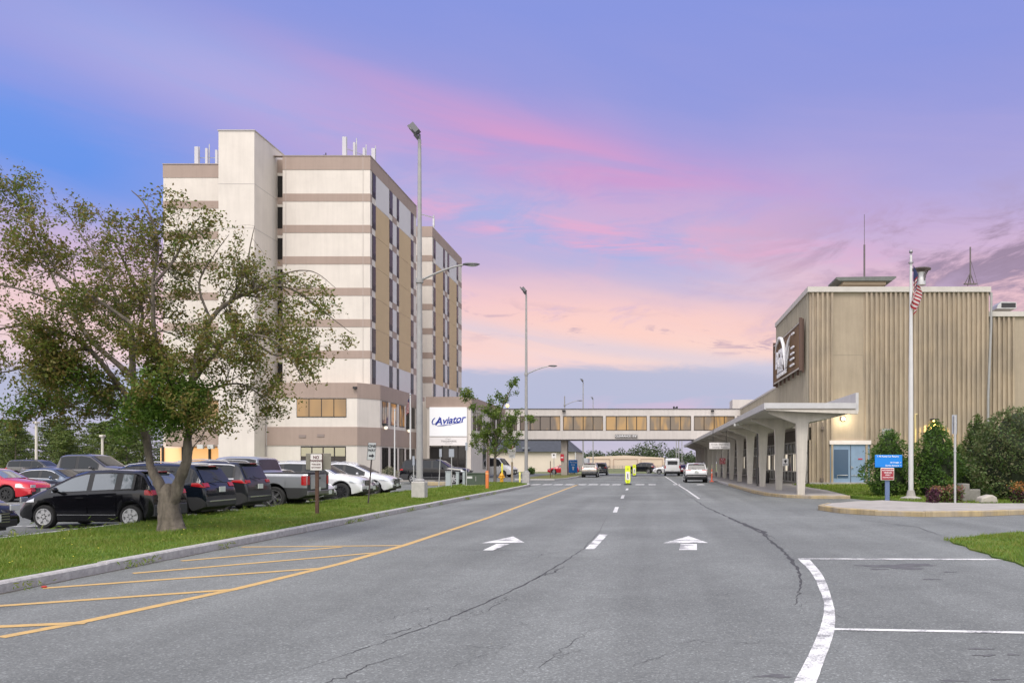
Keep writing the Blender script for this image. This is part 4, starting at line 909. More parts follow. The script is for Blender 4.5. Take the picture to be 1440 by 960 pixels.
    # doors with handles
    if det:
        for (a, c) in S['doors']:
            for sd in (-1, 1):
                d = patch(a + .02, c - .02, lambda x: max(zb(x) + .16, .38), lambda x: sh(x) - .06, .012, 10, 4, (sd,)).build('door', paintm, root, smooth=True)
                if S.get('handle', 1):
                    xm = a + .2; zz = sh(xm) - .15; MB().cbox((xm, sd * (hw(xm, zz) + .03), zz), (.2, .03, .035)).build('handle', S.get('hm', paintm), d, bevel=.008)
    # wheels
    for w in wx:
        for sd in (-1, 1):
            yo = hw0 - .015; tw = .215
            pr = [(R * .69, .07), (R * .70, .005), (R * .93, -.005), (R, .035), (R, tw - .035), (R * .93, tw), (R * .5, tw)]
            b = MB(); b.lathe([(r, sd * (yo - h)) for r, h in pr], (w, 0, R), 'y', 24, cap=False)
            t = b.build('wheel', RUBBER, root, smooth=True)
            rm = S.get('rim', ALLOY); b = MB(); b.mi = 0; ri = R * .70
            b.lathe([(ri, sd * (yo - .05)), (ri * .9, sd * (yo - .055)), (ri * .1, sd * (yo - .06))], (w, 0, R), 'y', 20)
            b.mi = 1; b.lathe([(ri, sd * (yo - .02)), (ri * 1.02, sd * (yo + .002)), (ri * .93, sd * (yo + .002)), (ri * .9, sd * (yo - .03))], (w, 0, R), 'y', 24, cap=False)
            ns = S.get('spokes', 5)
            for k in range(ns):
                a = 2 * PI * k / ns + .3; ca, sa = math.cos(a), math.sin(a); w0, w1 = S.get('spw', (.05, .035)); y = sd * (yo - .012); y2 = sd * (yo - .05)
                pa = []
                for r, ww in ((ri * .08, w0), (ri * .95, w1)):
                    for s2 in (-1, 1):
                        for yy in (y, y2): pa.append((w + ca * r - sa * ww * s2, yy, R + sa * r + ca * ww * s2))
                b.add(pa, [(0, 2, 6, 4), (1, 5, 7, 3), (0, 4, 5, 1), (2, 3, 7, 6)])
            b.lathe([(ri * .24, sd * (yo - .05)), (ri * .22, sd * (yo - .004)), (.01, sd * (yo - .002))], (w, 0, R), 'y', 12)
            b.build('rim', [S.get('rimback', BLACK), rm], t, smooth=True)
    # lamps
    hz = S['hl']; tz = S['tl']; xt = S.get('tx', 0)
    def xtail(z):
        x = 0
        while x < 1.2 and top(x) < z: x += .005
        return x
    for sd in (-1, 1):
        patch(L - hz[2], L - .035, lambda x: hz[0] + (L - x) * .04, lambda x: min(hz[1] + (L - x) * .10, sh(x) - .015), .012, 8, 3, (sd,)).build('headlight', HLAMP, root, smooth=True)
        b = MB(); yl = hw0 * nb; b.box(L - .02, L + .018, sd * yl * .62, sd * yl * .985, hz[0] + .01, hz[1] - .005); b.build('headlight_face', HLAMP, root, bevel=.01)
        tl = patch(.02, tz[2], lambda x: tz[0] + x * .12, lambda x: min(tz[1] - x * .05, sh(x) - .01 if not S.get('tallt') else 9), .014, 6, 3, (sd,)); yt = plan(.02)
        tl.build('taillight', TLAMP, root, smooth=True, angle=30)
        xa_, xb_ = xtail(tz[0] + .02), xtail(tz[1] - .02); y0_, y1_ = sd * yt * S.get('tw', .66), sd * yt * .985; zz = (tz[0] + .02, tz[1] - .02); b = MB()
        b.add([(xa_ - .022, y0_, zz[0]), (xa_ - .012, y1_, zz[0]), (xb_ - .012, y1_, zz[1]), (xb_ - .022, y0_, zz[1]), (xa_ + .03, y0_, zz[0]), (xa_ + .03, y1_, zz[0]), (xb_ + .03, y1_, zz[1]), (xb_ + .03, y0_, zz[1])], [(0, 3, 2, 1), (4, 5, 6, 7), (0, 1, 5, 4), (1, 2, 6, 5), (2, 3, 7, 6), (3, 0, 4, 7)])
        b.build('rear_lamp', TLAMP, root, bevel=.01)
    gz = S['grille']; b = MB(); yl = hw0 * nb
    b.mi = 0; b.box(L - .03, L + .012, -yl * gz[2], yl * gz[2], gz[0], gz[1]); b.mi = 1
    for i in range(4): z = gz[0] + (gz[1] - gz[0]) * (i + .5) / 4; b.box(L - .03, L + .02, -yl * gz[2] * .95, yl * gz[2] * .95, z - .008, z + .008)
    b.build('grille', [BLACK, S.get('gm', CHROME)], root)
    b = MB(); b.box(L - .06, L + .015, -yl * .9, yl * .9, zb0 + .08, zb0 + .24); b.build('air_dam', BLACK, root, bevel=.02)
    b = MB(); yt = hw0 * tb; b.box(-.03, .1, -yt * .98, yt * .98, zb0 + .12, S.get('rbz', zb0 + .32)); b.build('rear_bumper', S.get('bm', CLAD), root, bevel=.03)
    if S.get('strip'): b = MB(); b.box(-.045, -.02, -yt * .9, yt * .9, S['strip'], S['strip'] + .035); b.build('trim_strip', CHROME, root)
    b = MB(); b.box(-.03 + xt, .0 + xt, -.16, .16, S['pz'], S['pz'] + .16); b.build('number_plate', PLATE, root)
    if S.get('fplate', 1): b = MB(); b.box(L + .014, L + .03, -.16, .16, zb0 + .2, zb0 + .36); b.build('number_plate', PLATE, root)
    mx = S['mirror']
    for sd in (-1, 1):
        b = MB(); zz = sh(mx) + .06; y = hw(mx, sh(mx)); b.ball((mx, sd * (y + .15), zz + .03), .1, (.6, 1.05, .75), 10, 6); b.tube([(mx, sd * (y - .02), zz - .04), (mx, sd * (y + .1), zz)], .03, 6); b.build('mirror', S.get('mm', paintm), root, smooth=True)
    if S.get('rails'):
        a, c = S['rails']
        for sd in (-1, 1):
            b = MB(); yy = sec((a + c) / 2)[7][0] * .93; b.tube([(a, sd * yy, top(a) - .03), (a + .12, sd * yy, top(a) + .035), ((a + c) / 2, sd * yy, top((a + c) / 2) + .045), (c - .12, sd * yy, top(c) + .03), (c, sd * yy, top(c) - .03)], .018, 6); b.build('roof_rail', S.get('railm', CHROME), root, smooth=True)
    if S.get('spoiler'):
        xq, zq = S['spoiler']; b = MB(); ww = hw0 * .66; b.box(xq - .12, xq + .2, -ww, ww, zq - .05, zq - .015); b.build('spoiler', paintm, root, bevel=.012); b = MB(); b.box(xq - .125, xq - .1, -.2, .2, zq - .045, zq - .02); b.build('brake_light', TLAMP, root)
    if S.get('wiper'):
        x, z = S['wiper']; b = MB(); b.tube([(x, -.05, z), (x + .05, .38, z + .12)], .014, 5); b.build('wiper', BLACK, root)
    if S.get('skirt'): patch(wx[0] + R * 1.3, wx[1] - R * 1.3, S['skirt'], S['skirt'] + .02, .02, 6, 1).build('side_strip', CHROME, root)
    if S.get('bed'):
        a, c = S['bed']; b = MB(); b.box(a + .06, c - .05, -hw0 * .86, hw0 * .86, top(1) - .01, top(1) + .025); b.build('bed_cover', BLACK, root, bevel=.01)
        b = MB(); b.box(-.02, .0, -hw0 * tb * .72, hw0 * tb * .72, .72, top(.1) - .05); b.build('tailgate', paintm, root, bevel=.008); b = MB(); b.box(-.035, -.018, -.15, .15, top(.1) - .22, top(.1) - .15); b.build('handle', BLACK, root)
    if S.get('emblem'): b = MB(); b.ball((L + .015, 0, S['emblem']), .07, (.2, 1, .65), 10, 6); b.build('emblem', CHROME, root, smooth=True)
    return root

HATCH = dict(L=3.75, W=1.70, H=1.52, R=.30, wx=(.60, 2.98), belt=.95, cat='car', zb=.17,
    top=[(0, .58), (.02, .92), (.10, 1.08), (.34, 1.42), (.55, 1.49), (1.3, 1.52), (1.9, 1.50), (2.25, 1.41), (3.05, 1.02), (3.45, .86), (3.66, .70), (3.75, .5)],
    sh=[(0, .85), (.1, 1.0), (.5, 1.0), (1.4, .955), (2.4, .91), (3.0, .87), (3.5, .72), (3.75, .48)], wins=[(.56, .90), (1.02, 1.70), (1.78, 2.82)], doors=[(.96, 1.76), (1.76, 2.72)],
    ws=(2.26, 3.02), rw=(.12, .34), hl=(.66, .80, .5), tl=(.84, 1.0, .22), grille=(.48, .58, .55), pz=.62, mirror=2.55, spokes=6, spw=(.045, .05), rim=mat('silver_hubcap', (.62, .62, .62), .35, .4), rimback=mat('hubcap_back', (.5, .5, .5), .4, .4), skirt=.34, spoiler=(.36, 1.49), rbz=.6, fplate=0)
SUV = dict(L=4.55, W=1.86, H=1.68, R=.36, wx=(.92, 3.62), belt=1.06, cat='car', zb=.27, clad=1,
    top=[(0, .62), (.03, 1.0), (.12, 1.08), (.40, 1.56), (.62, 1.64), (1.5, 1.68), (2.3, 1.66), (2.62, 1.58), (3.42, 1.15), (4.2, 1.03), (4.45, .90), (4.55, .62)],
    sh=[(0, .92), (.2, 1.12), (1.2, 1.10), (2.6, 1.06), (3.4, 1.0), (4.2, .90), (4.55, .6)], wins=[(.48, 1.16), (1.24, 2.06), (2.14, 3.14)], doors=[(1.2, 2.1), (2.1, 3.1)],
    ws=(2.64, 3.40), rw=(.13, .40), hl=(.76, .90, .62), tl=(.96, 1.12, .42), grille=(.56, .86, .6), pz=.82, mirror=2.86, rails=(.7, 2.5), spoiler=(.42, 1.62), wiper=(.02, 1.12), spokes=5, strip=.55)
BIG = dict(L=5.5, W=2.02, H=1.96, R=.41, wx=(1.15, 4.3), belt=1.24, cat='car', zb=.32, clad=1, inset=.14,
    top=[(0, .7), (.03, 1.15), (.08, 1.25), (.28, 1.85), (.5, 1.93), (1.6, 1.96), (2.9, 1.94), (3.25, 1.86), (4.0, 1.36), (5.1, 1.24), (5.38, 1.1), (5.5, .7)],
    sh=[(0, 1.0), (.2, 1.27), (1.5, 1.26), (3.2, 1.22), (4.0, 1.18), (5.1, 1.08), (5.5, .7)], wins=[(.36, 1.45), (1.55, 2.55), (2.65, 3.72)], doors=[(1.55, 2.6), (2.6, 3.7)],
    ws=(3.27, 3.98), rw=(.09, .28), hl=(.92, 1.08, .6), tl=(1.05, 1.22, .30), grille=(.66, 1.06, .6), pz=.9, mirror=3.45, rails=(.6, 3.1), railm=BLACK, spokes=6, strip=.62)
TRUCK = dict(L=5.7, W=2.02, H=1.94, R=.41, wx=(1.22, 4.72), belt=1.28, cat='pickup', zb=.36, inset=.15, tail=.97, sm=.02, clad=1,
    top=[(0, 1.30), (1.72, 1.32), (1.76, 1.36), (1.92, 1.88), (2.2, 1.93), (3.0, 1.94), (3.4, 1.88), (4.15, 1.40), (5.2, 1.29), (5.58, 1.18), (5.7, .8)],
    sh=[(0, 1.25), (1.7, 1.27), (3.4, 1.27), (4.1, 1.24), (5.2, 1.14), (5.7, .8)], wins=[(1.98, 2.75), (2.85, 3.85)], doors=[(1.9, 2.8), (2.8, 3.85)],
    ws=(3.42, 4.12), rw=(1.78, 1.9), hl=(.92, 1.16, .35), tl=(.86, 1.22, .20), grille=(.68, 1.16, .66), pz=.62, mirror=3.6, spokes=6, bed=(0, 1.75), bm=mat('bumper_grey', (.2, .2, .2), .35, .7), rbz=.66, tw=.8, rim=mat('machined_rim', (.6, .6, .6), .25, .9), spw=(.03, .045))
SEDAN = dict(L=4.6, W=1.80, H=1.45, R=.33, wx=(.92, 3.65), belt=.96, cat='car', zb=.2,
    top=[(0, .56), (.04, .95), (.16, 1.02), (.75, 1.05), (1.45, 1.37), (1.75, 1.43), (2.4, 1.45), (2.75, 1.39), (3.4, 1.02), (4.2, .88), (4.5, .74), (4.6, .5)],
    sh=[(0, .8), (.15, .96), (1.2, .97), (2.6, .93), (3.4, .88), (4.2, .77), (4.6, .48)], wins=[(1.05, 1.4), (1.45, 2.2), (2.28, 3.1)], doors=[(1.3, 2.24), (2.24, 3.1)],
    ws=(2.78, 3.38), rw=(.8, 1.44), hl=(.60, .74, .55), tl=(.74, .92, .35), grille=(.36, .60, .6), pz=.68, mirror=2.9, spokes=5, bm=None)
SEDAN['bm'] = CLAD
VAN = dict(L=5.4, W=2.0, H=2.28, R=.36, wx=(1.1, 4.3), belt=1.25, cat='van', zb=.3, inset=.07, tail=.95,
    top=[(0, .7), (.02, 1.6), (.08, 2.18), (.25, 2.27), (3.2, 2.28), (3.7, 2.18), (4.4, 1.38), (5.1, 1.18), (5.32, 1.02), (5.4, .6)],
    sh=[(0, .65), (.05, 1.2), (3.6, 1.25), (4.4, 1.15), (5.1, 1.0), (5.4, .58)], wins=[(.5, 1.6), (1.75, 2.85), (3.0, 4.0)], doors=[(1.7, 2.9), (2.9, 3.95)],
    ws=(3.72, 4.38), hl=(.78, .95, .4), tl=(.95, 1.35, .12), tallt=1, grille=(.55, .9, .6), pz=.75, mirror=3.95, spokes=6, tw=.88, rbz=.62)

def vehicles():
    g = 'vehicles in the car park'; g2 = 'vehicles on the terminal road'
    def at(spec, xrear=None, xfront=None): return None
    def put(name, label, sp, pm, Y, rear=None, front=None, face=1, over=None, glass=None, group=g, rz=None, X=None):
        s = dict(sp); s.update(over or {}); L = s['L']
        if rz is None:
            rz = 0 if face > 0 else PI
            x = rear if rear is not None else (front - L if face > 0 else front + L)
            return car(name, label, s, pm, (x, Y, 0), rz, group, glass)
        return car(name, label, s, pm, (X, Y, 0), rz, group, glass)
    BK = paint('black', (.006, .006, .008), .0, .12); DG = paint('dark_grey', (.035, .037, .042), .5); SLV = paint('silver_grey', (.30, .315, .335), .35, .3); WH = paint('white', (.58, .585, .59), 0, .25)
    NV = paint('blue_black', (.008, .012, .020), .2, .15); RD = paint('red', (.50, .008, .02), .1, .2); GB = paint('steel_blue', (.10, .13, .18), .6); TN = paint('tan_silver', (.36, .31, .26), .6, .35); GG = paint('gunmetal', (.115, .11, .105), .6, .3)
    put('parked_sedan', 'black sedan nose at far left edge of picture beside the verge', SEDAN, BK, 17.75, front=-14.25, over=dict(emblem=.62, hl=(.62, .76, .6)))
    put('parked_hatchback', 'shiny black hatchback parked side on behind the tree trunk', HATCH, BK, 21.95, rear=-12.88, face=-1, glass=PGLASS, over=dict(rglass=PGLASS)).scale.x = .94
    put('parked_suv', 'blue black SUV with red tail lamps right behind the tree trunk', SUV, NV, 24.7, rear=-12.95, face=-1, over=dict(H=1.64, L=4.5))
    put('parked_suv', 'dark grey SUV with chrome window trim beside the silver pickup', SUV, DG, 27.85, rear=-13.3, face=-1, over=dict(trim=1, L=4.6, spw=(.04, .03), spokes=7, tl=(1.0, 1.14, .5), top=[(0, .66), (.03, 1.02), (.1, 1.14), (.34, 1.64), (.6, 1.72), (1.6, 1.76), (2.4, 1.74), (2.72, 1.66), (3.42, 1.22), (4.3, 1.1), (4.5, .95), (4.6, .65)], sh=[(0, .95), (.2, 1.15), (1.2, 1.14), (2.6, 1.12), (3.4, 1.07), (4.3, .98), (4.6, .62)], ws=(2.74, 3.4), rw=(.11, .34), H=1.76, spoiler=(.36, 1.7)))
    put('parked_pickup', 'silver pickup truck with red tail lamps backed up to the verge', TRUCK, SLV, 30.75, rear=-12.5, face=-1)
    put('parked_sedan', 'white sedan nose showing behind the silver pickup tailgate', SEDAN, WH, 33.9, front=-13.3)
    put('parked_suv', 'white SUV with black wheel arches and twin grille facing verge', SUV, WH, 37.3, front=-12.9, over=dict(H=1.74, L=4.8, wx=(.95, 3.9), rim=DALLOY, R=.39, clad=0, bm=CLAD, grille=(.66, .90, .42), hl=(.78, .93, .5), spokes=10, spw=(.02, .02), rails=(.7, 2.6),
        top=[(0, .62), (.03, 1.0), (.12, 1.1), (.42, 1.6), (.65, 1.70), (1.5, 1.74), (2.5, 1.72), (2.85, 1.64), (3.6, 1.2), (4.45, 1.06), (4.7, .94), (4.8, .62)], sh=[(0, .92), (.2, 1.12), (1.2, 1.12), (2.6, 1.1), (3.5, 1.04), (4.4, .94), (4.8, .6)], ws=(2.87, 3.58), wins=[(.5, 1.2), (1.3, 2.16), (2.24, 3.3)], doors=[(1.25, 2.2), (2.2, 3.25)], mirror=3.0))
    put('parked_sedan', 'dark car nose between the two white SUVs facing verge', SEDAN, BK, 39.75, front=-13.45, over=dict(H=1.45))
    put('parked_suv', 'white rounded SUV parked farthest along the verge', SUV, WH, 42.4, front=-13.15, over=dict(top=[(0, .62), (.03, 1.0), (.14, 1.1), (.55, 1.52), (.85, 1.63), (1.6, 1.70), (2.2, 1.68), (2.6, 1.58), (3.5, 1.16), (4.15, 1.02), (4.42, .86), (4.55, .6)], rails=(.9, 2.3), clad=0, bm=CLAD))
    # second rows
    put('parked_pickup', 'tall dark grey pickup facing right behind the black hatchback', TRUCK, GG, 41.9, front=-25.85, over=dict(top=[(x, z * 1.09) for x, z in TRUCK['top']], sh=[(x, z * 1.07) for x, z in TRUCK['sh']], H=2.12, belt=1.36, clad=1))
    put('parked_sedan', 'bright red sedan with bonnet scoop and dark wheels at far left', SEDAN, RD, 36.0, front=-26.75, over=dict(rim=DALLOY, emblem=None, spokes=8, spw=(.03, .02)), glass=PGLASS)
    put('parked_sedan', 'grey blue sedan behind the red car with chrome window trim', SEDAN, GB, 38.9, front=-26.1, over=dict(trim=1))
    put('parked_suv', 'dark grey boxy SUV far back left of tall pickup', BIG, GG, 80, X=-62.5, rz=0, over=dict(H=1.96, det=1))
    put('parked_sedan', 'pale teal car far back at the left edge under pines', SEDAN, paint('pale_teal', (.40, .50, .50), .2), 60, front=-46.7)
    put('parked_sedan', 'white car far back between pickup and tree trunk', SEDAN, WH, 72, X=-48.5, rz=0)
    put('parked_sedan', 'blue car far back seen left of the tree fork', SEDAN, GB, 60, X=-40.5, rz=0)
    put('parked_suv', 'silver SUV far back just right of the tree fork', SUV, paint('light_silver', (.42, .44, .47), .6), 60, X=-35, rz=0)
    put('parked_suv', 'steel grey large SUV behind the two dark SUVs', BIG, GB, 54, rear=-24.6, face=-1, over=dict(H=1.98, rails=(.5, 3.1), railm=CHROME))
    put('parked_suv', 'blue grey SUV with roof rack behind the silver pickup bed', SUV, GB, 57.5, X=-26.5, rz=0, over=dict(rails=(.6, 2.6), railm=BLACK))
    put('parked_suv', 'large black SUV with chrome strip parked before hotel entrance', BIG, BK, 66, X=-20.0, rz=0, over=dict(strip=.6, skirt=.52))
    put('shuttle_van', 'white shuttle van parked beside the hotel entrance block', VAN, WH, 96, X=-20.9, rz=-.25, over=dict(H=2.5))
    # terminal road
    U = PI / 2
    put('moving_suv', 'tan SUV seen from behind in the left lane', SUV, TN, 93, X=-7.0, rz=U, group=g2, over=dict(clad=1, H=1.66))
    put('moving_suv', 'dark SUV just ahead of the tan one in left lane', SUV, DG, 109, X=-6.75, rz=U, group=g2)
    put('standing_suv', 'white SUV seen from behind at kerb under the canopy', SUV, WH, 68.6, X=3.85, rz=U, group=g2, over=dict(W=1.95, spoiler=(.42, 1.62), tl=(1.0, 1.1, .4), tw=.5, tx=-.01, pz=.86))
    v = put('standing_van', 'white passenger van seen from behind ahead of white SUV', VAN, WH, 103, X=2.75, rz=U, group=g2)
    MB().box(-.03, -.012, -.62, .62, 1.45, 1.9).build('rear_window', CGLASS, v)
    put('standing_sedan', 'red car mostly hidden behind the white SUV', SEDAN, RD, 106, X=4.5, rz=U, group=g2)
    put('moving_sedan', 'white sedan crossing beyond the white van facing left', SEDAN, WH, 120, X=4.9, rz=PI, group=g2)
    put('moving_suv', 'black SUV beyond the yellow road signs facing left', SUV, BK, 130, X=1.3 - .6, rz=PI - .2, group=g2)
    put('parked_sedan', 'red car parked behind the bridge pillar', SEDAN, RD, 121, X=-10.6, rz=PI)
# ------------------------------------------------------------------ vegetation
def branch_tree(limbs, seg_n, rng, twig=(.5, 1.3), twig_r=.014, ok=None, d1=.85):
    """limbs: list of (points, r0, r1). Returns MB and leaf anchor points"""
    b = MB(); anchors = []
    def curve(pts, n):
        out = []; k = len(pts)
        for i in range(k - 1):
            p0 = pts[max(i - 1, 0)]; p1 = pts[i]; p2 = pts[i + 1]; p3 = pts[min(i + 2, k - 1)]
            for j in range(n):
                t = j / n; out.append(.5 * ((2 * p1) + (p2 - p0) * t + (2 * p0 - 5 * p1 + 4 * p2 - p3) * t * t + (3 * p1 - p0 - 3 * p2 + p3) * t ** 3))
        out.append(pts[-1]); return out
    def twigs(path, r_at, level, density, lmin, lmax, skip):
        tot = len(path)
        for i in range(int(tot * skip), tot):
            for _ in range(np.random.RandomState(rng.randint(0, 10 ** 6)).poisson(density)):
                p = path[i]; d = (path[min(i + 1, tot - 1)] - path[max(i - 1, 0)]).normalized()
                rnd = Vector((rng.gauss(0, 1), rng.gauss(0, 1), rng.gauss(.25, .8))).normalized(); dd = (d * .45 + rnd * .9).normalized(); l = rng.uniform(lmin, lmax) * (1 if i < tot - 2 else .8)
                pts = [p]; q = Vector(p); m = 4
                for s in range(m):
                    dd = (dd + Vector((rng.gauss(0, .22), rng.gauss(0, .22), rng.gauss(.02, .22)))).normalized(); q = q + dd * l / m; pts.append(Vector(q))
                if ok and not ok(pts[-1]): continue
                r = min(r_at(i) * .5, twig_r * (2.0 if level == 0 else 1))
                b.tube(pts, [r * (1 - .75 * t / m) for t in range(m + 1)], 4 if level else 5, cap=False)
                if level == 0:
                    sub = []
                    for a_, c_ in zip(pts[:-1], pts[1:]): sub += [a_.lerp(c_, .0), a_.lerp(c_, .5)]
                    twigs(sub + [pts[-1]], lambda i: r * .7, 1, d1, lmin * .45, lmax * .5, .25)
                    anchors.extend((pts[k], .10) for k in (3, 4))
                else:
                    for a_, c_ in zip(pts[1:-1], pts[2:]):
                        anchors.append((a_, .07)); anchors.append((a_.lerp(c_, .5), .07))
                    anchors.append((pts[-1], .07))
    for pts, r0, r1, dens in limbs:
        c = curve([Vector(p) for p in pts], seg_n); n = len(c)
        if isinstance(r0, list): b.tube(c, [float(np.interp(i / (n - 1) * (len(r0) - 1), range(len(r0)), r0)) * rng.uniform(.97, 1.03) for i in range(n)], 28); continue
        rad = [r0 + (r1 - r0) * (i / (n - 1)) ** .8 for i in range(n)]
        c = [p + Vector((rng.gauss(0, 1), rng.gauss(0, 1), rng.gauss(0, 1))) * rad[i] * .07 if 0 < i < n - 1 else p for i, p in enumerate(c)]
        b.tube(c, rad, 9 if r0 > .06 else 6)
        if dens: twigs(c, lambda i: rad[i], 0, dens, twig[0], twig[1], .22)
    return b, anchors

def big_tree():
    rng = random.Random(5); D = 18.6
    def q(px, py, dy=0): return P(px, py, D + dy)
    BARK = mat('grey_bark', (.125, .105, .082), .95, var=.5, vscale=7, bump=1.0, bscale=14, stretch=(1, 1, .28))
    base = P(240, 748, D)
    t = thing('broadleaf_tree', 'sparse broadleaf tree with forked grey trunk on grass verge', 'tree', base)
    L = []
    L.append(([q(241, 762), q(241, 750), q(240, 742), q(239, 730), q(237, 710), q(237, 694), q(238, 680)], [.43, .34, .275, .24, .215, .19, .08], 0, 0))
    L.append(([q(238, 716), q(226, 684, .05), q(212, 655, .12), q(205, 610, .2), q(192, 560, .3)], .135, .09, .15))
    L.append(([q(239, 718), q(250, 682, -.05), q(262, 652, -.12), q(264, 618, -.15), q(266, 575, -.2), q(276, 500, -.2)], .15, .085, .15))
    L.append(([q(192, 560, .3), q(186, 510, .5), q(184, 462, .7), q(170, 435, .9), q(150, 385, 1.2), q(120, 340, 1.4), (q(95, 300, 1.6))], .11, .02, .55))
    L.append(([q(200, 590, .25), q(170, 545, -.2), q(124, 490, -.6), q(80, 465, -.9), q(30, 458, -1.1), q(-40, 470, -1.3)], .105, .02, .55))
    L.append(([q(188, 530, .4), q(130, 480, .9), q(95, 430, 1.2), q(70, 380, 1.5), q(40, 310, 1.7), q(20, 262, 1.8)], .09, .015, .6))
    L.append(([q(124, 490, -.6), q(70, 500, -.2), (q(20, 520, .2)), q(-40, 530, .4)], .06, .015, .6))
    L.append(([q(95, 430, 1.2), q(40, 410, .6), q(-20, 395, .3), q(-70, 380, 0)], .05, .015, .6))
    L.append(([q(266, 585, -.2), q(238, 530, -.6), q(220, 480, -.9), q(215, 440, -1), q(216, 390, -1.1), q(222, 340, -1.2), q(205, 290, -1.3), q(185, 268, -1.3)], .10, .015, .6))
    L.append(([q(216, 400, -1.1), q(245, 365, -.9), q(262, 330, -.7), q(285, 300, -.6)], .05, .012, .7))
    L.append(([q(186, 510, .5), q(200, 440, .2), q(175, 370, 0), q(150, 320, -.2), q(135, 292, -.3)], .06, .012, .6))
    L.append(([q(276, 500, -.2), q(296, 450, 0), q(322, 425, .1), q(350, 412, .2), q(392, 402, .3), q(425, 415, .4), q(458, 440, .5), q(496, 470, .6)], .085, .01, .55))
    L.append(([q(322, 425, .1), q(345, 380, .6), q(352, 345, .8), q(358, 318, 1)], .04, .01, .6))
    L.append(([q(350, 412, .2), q(400, 385, -.3), q(440, 382, -.5), q(472, 405, -.6)], .035, .008, .6))
    L.append(([q(276, 530, -.2), q(300, 500, -.6), q(318, 478, -.9), q(345, 470, -1.1), q(385, 478, -1.2), q(410, 505, -1.3), q(432, 545, -1.4)], .075, .012, .5))
    L.append(([q(345, 470, -1.1), q(390, 500, -.8), q(425, 480, -.6), q(445, 500, -.5)], .04, .01, .55))
    L.append(([q(268, 560, -.2), q(300, 545, .5), q(340, 540, .8), q(372, 562, .9), q(390, 590, 1)], .055, .01, .6))
    L.append(([q(296, 450, 0), q(280, 400, .5), q(300, 360, .8), q(322, 330, 1)], .045, .01, .6))
    L.append(([q(220, 480, -.9), q(150, 430, -1.2), q(90, 390, -1.5), q(50, 345, -1.6), q(0, 320, -1.7)], .06, .012, .6))
    L.append(([q(205, 610, .2), q(160, 585, .6), q(110, 575, .8), q(60, 560, 1)], .05, .01, .8))
    L.append(([q(262, 618, -.15), q(280, 600, -.5), q(296, 596, -.7), q(304, 610, -.8)], .03, .008, .5))
    L.append(([q(205, 600, .2), q(220, 570, -.4), q(245, 545, -.8), q(230, 510, -1.0)], .05, .012, 1.2))
    L.append(([q(192, 560, .3), q(150, 540, -.5), q(110, 535, -.8), q(80, 520, -1)], .05, .012, 1.1))
    L = [(a, r0 if isinstance(r0, list) else r0 * (.78 if r0 < .12 else 1), r1 * .6, dn * 1.25) for a, r0, r1, dn in L]
    def ok(p):
        px = CX + p.x * F / p.y; py = CY - (p.z - HC) * F / p.y
        top = np.interp(px, [-200, 0, 60, 130, 200, 290, 340, 390, 440, 500], [220, 228, 242, 288, 258, 280, 315, 375, 378, 458]); bot = np.interp(px, [-200, 0, 190, 280, 330, 380, 430, 500], [600, 605, 622, 612, 612, 600, 565, 478])
        return top < py < bot and px < 502
    b, an = branch_tree(L, 6, rng, (.5, 1.3), .009, ok, 1.15)
    b.v = [(v[0] - base[0], v[1] - base[1], v[2] - base[2]) for v in b.v]
    tr = b.build('trunk', BARK, t, smooth=True, angle=60)
    from mathutils import noise as NZ
    for v in tr.data.vertices:
        if v.co.z < 3.2 and (v.co.x ** 2 + v.co.y ** 2) < 1.2:
            p = v.co; d = NZ.noise_vector(Vector((p.x * 9, p.y * 9, p.z * 1.6))) * .035 + NZ.noise_vector(Vector((p.x * 22, p.y * 22, p.z * 5))) * .016; v.co = p + Vector((d.x, d.y, d.z * .3))
    pts = []
    for p, s in an:
        px = CX + p.x * F / p.y; py = CY - (p.z - HC) * F / p.y
        if rng.random() < (.42 if px > 300 else .26 if py < 450 else .15): continue
        k = rng.choice((2, 3, 4, 5, 7) if py < 450 else (4, 5, 6, 8))
        for i in range(k): pts.append((p.x + rng.gauss(0, s), p.y + rng.gauss(0, s), p.z + rng.gauss(0, s)))
    # dense bright clumps in the lower middle
    grn = []
    for (px, py, dy, r, n) in ((230, 548, -.9, .68, 2300), (262, 565, -.7, .5, 1300), (228, 585, -.8, .45, 1100), (272, 590, -.5, .34, 500), (190, 580, -.5, .45, 700), (205, 575, -.5, .5, 900), (110, 530, -.8, .55, 800), (240, 600, -.5, .42, 650), (175, 605, -.2, .4, 450), (60, 560, .4, .45, 400), (20, 575, .4, .4, 350), (285, 545, -.3, .35, 350), (140, 560, .2, .45, 500)):
        c = q(px, py, dy)
        for i in range(n):
            v = Vector((rng.gauss(0, 1), rng.gauss(0, 1), rng.gauss(0, .8))); v = v.normalized() * r * rng.random() ** .45; grn.append((c[0] + v.x, c[1] + v.y, c[2] + v.z))
    grn = np.array(grn) - np.array(base); np_mesh('crown', leaves(grn, .05, .11, .5, droop=.35), 4, leaf_mat('fresh_leaf', [(.06, .12, .012), (.085, .16, .02), (.12, .20, .028), (.16, .20, .04)], .4), t)
    pts = np.array(pts) - np.array(base)
    LM = leaf_mat('olive_leaf', [(.075, .125, .014), (.11, .15, .02), (.15, .165, .03), (.21, .14, .046), (.13, .165, .025), (.085, .145, .016)], .42)
    np_mesh('crown', leaves(pts, .05, .10, .52, droop=.3), 4, LM, t)

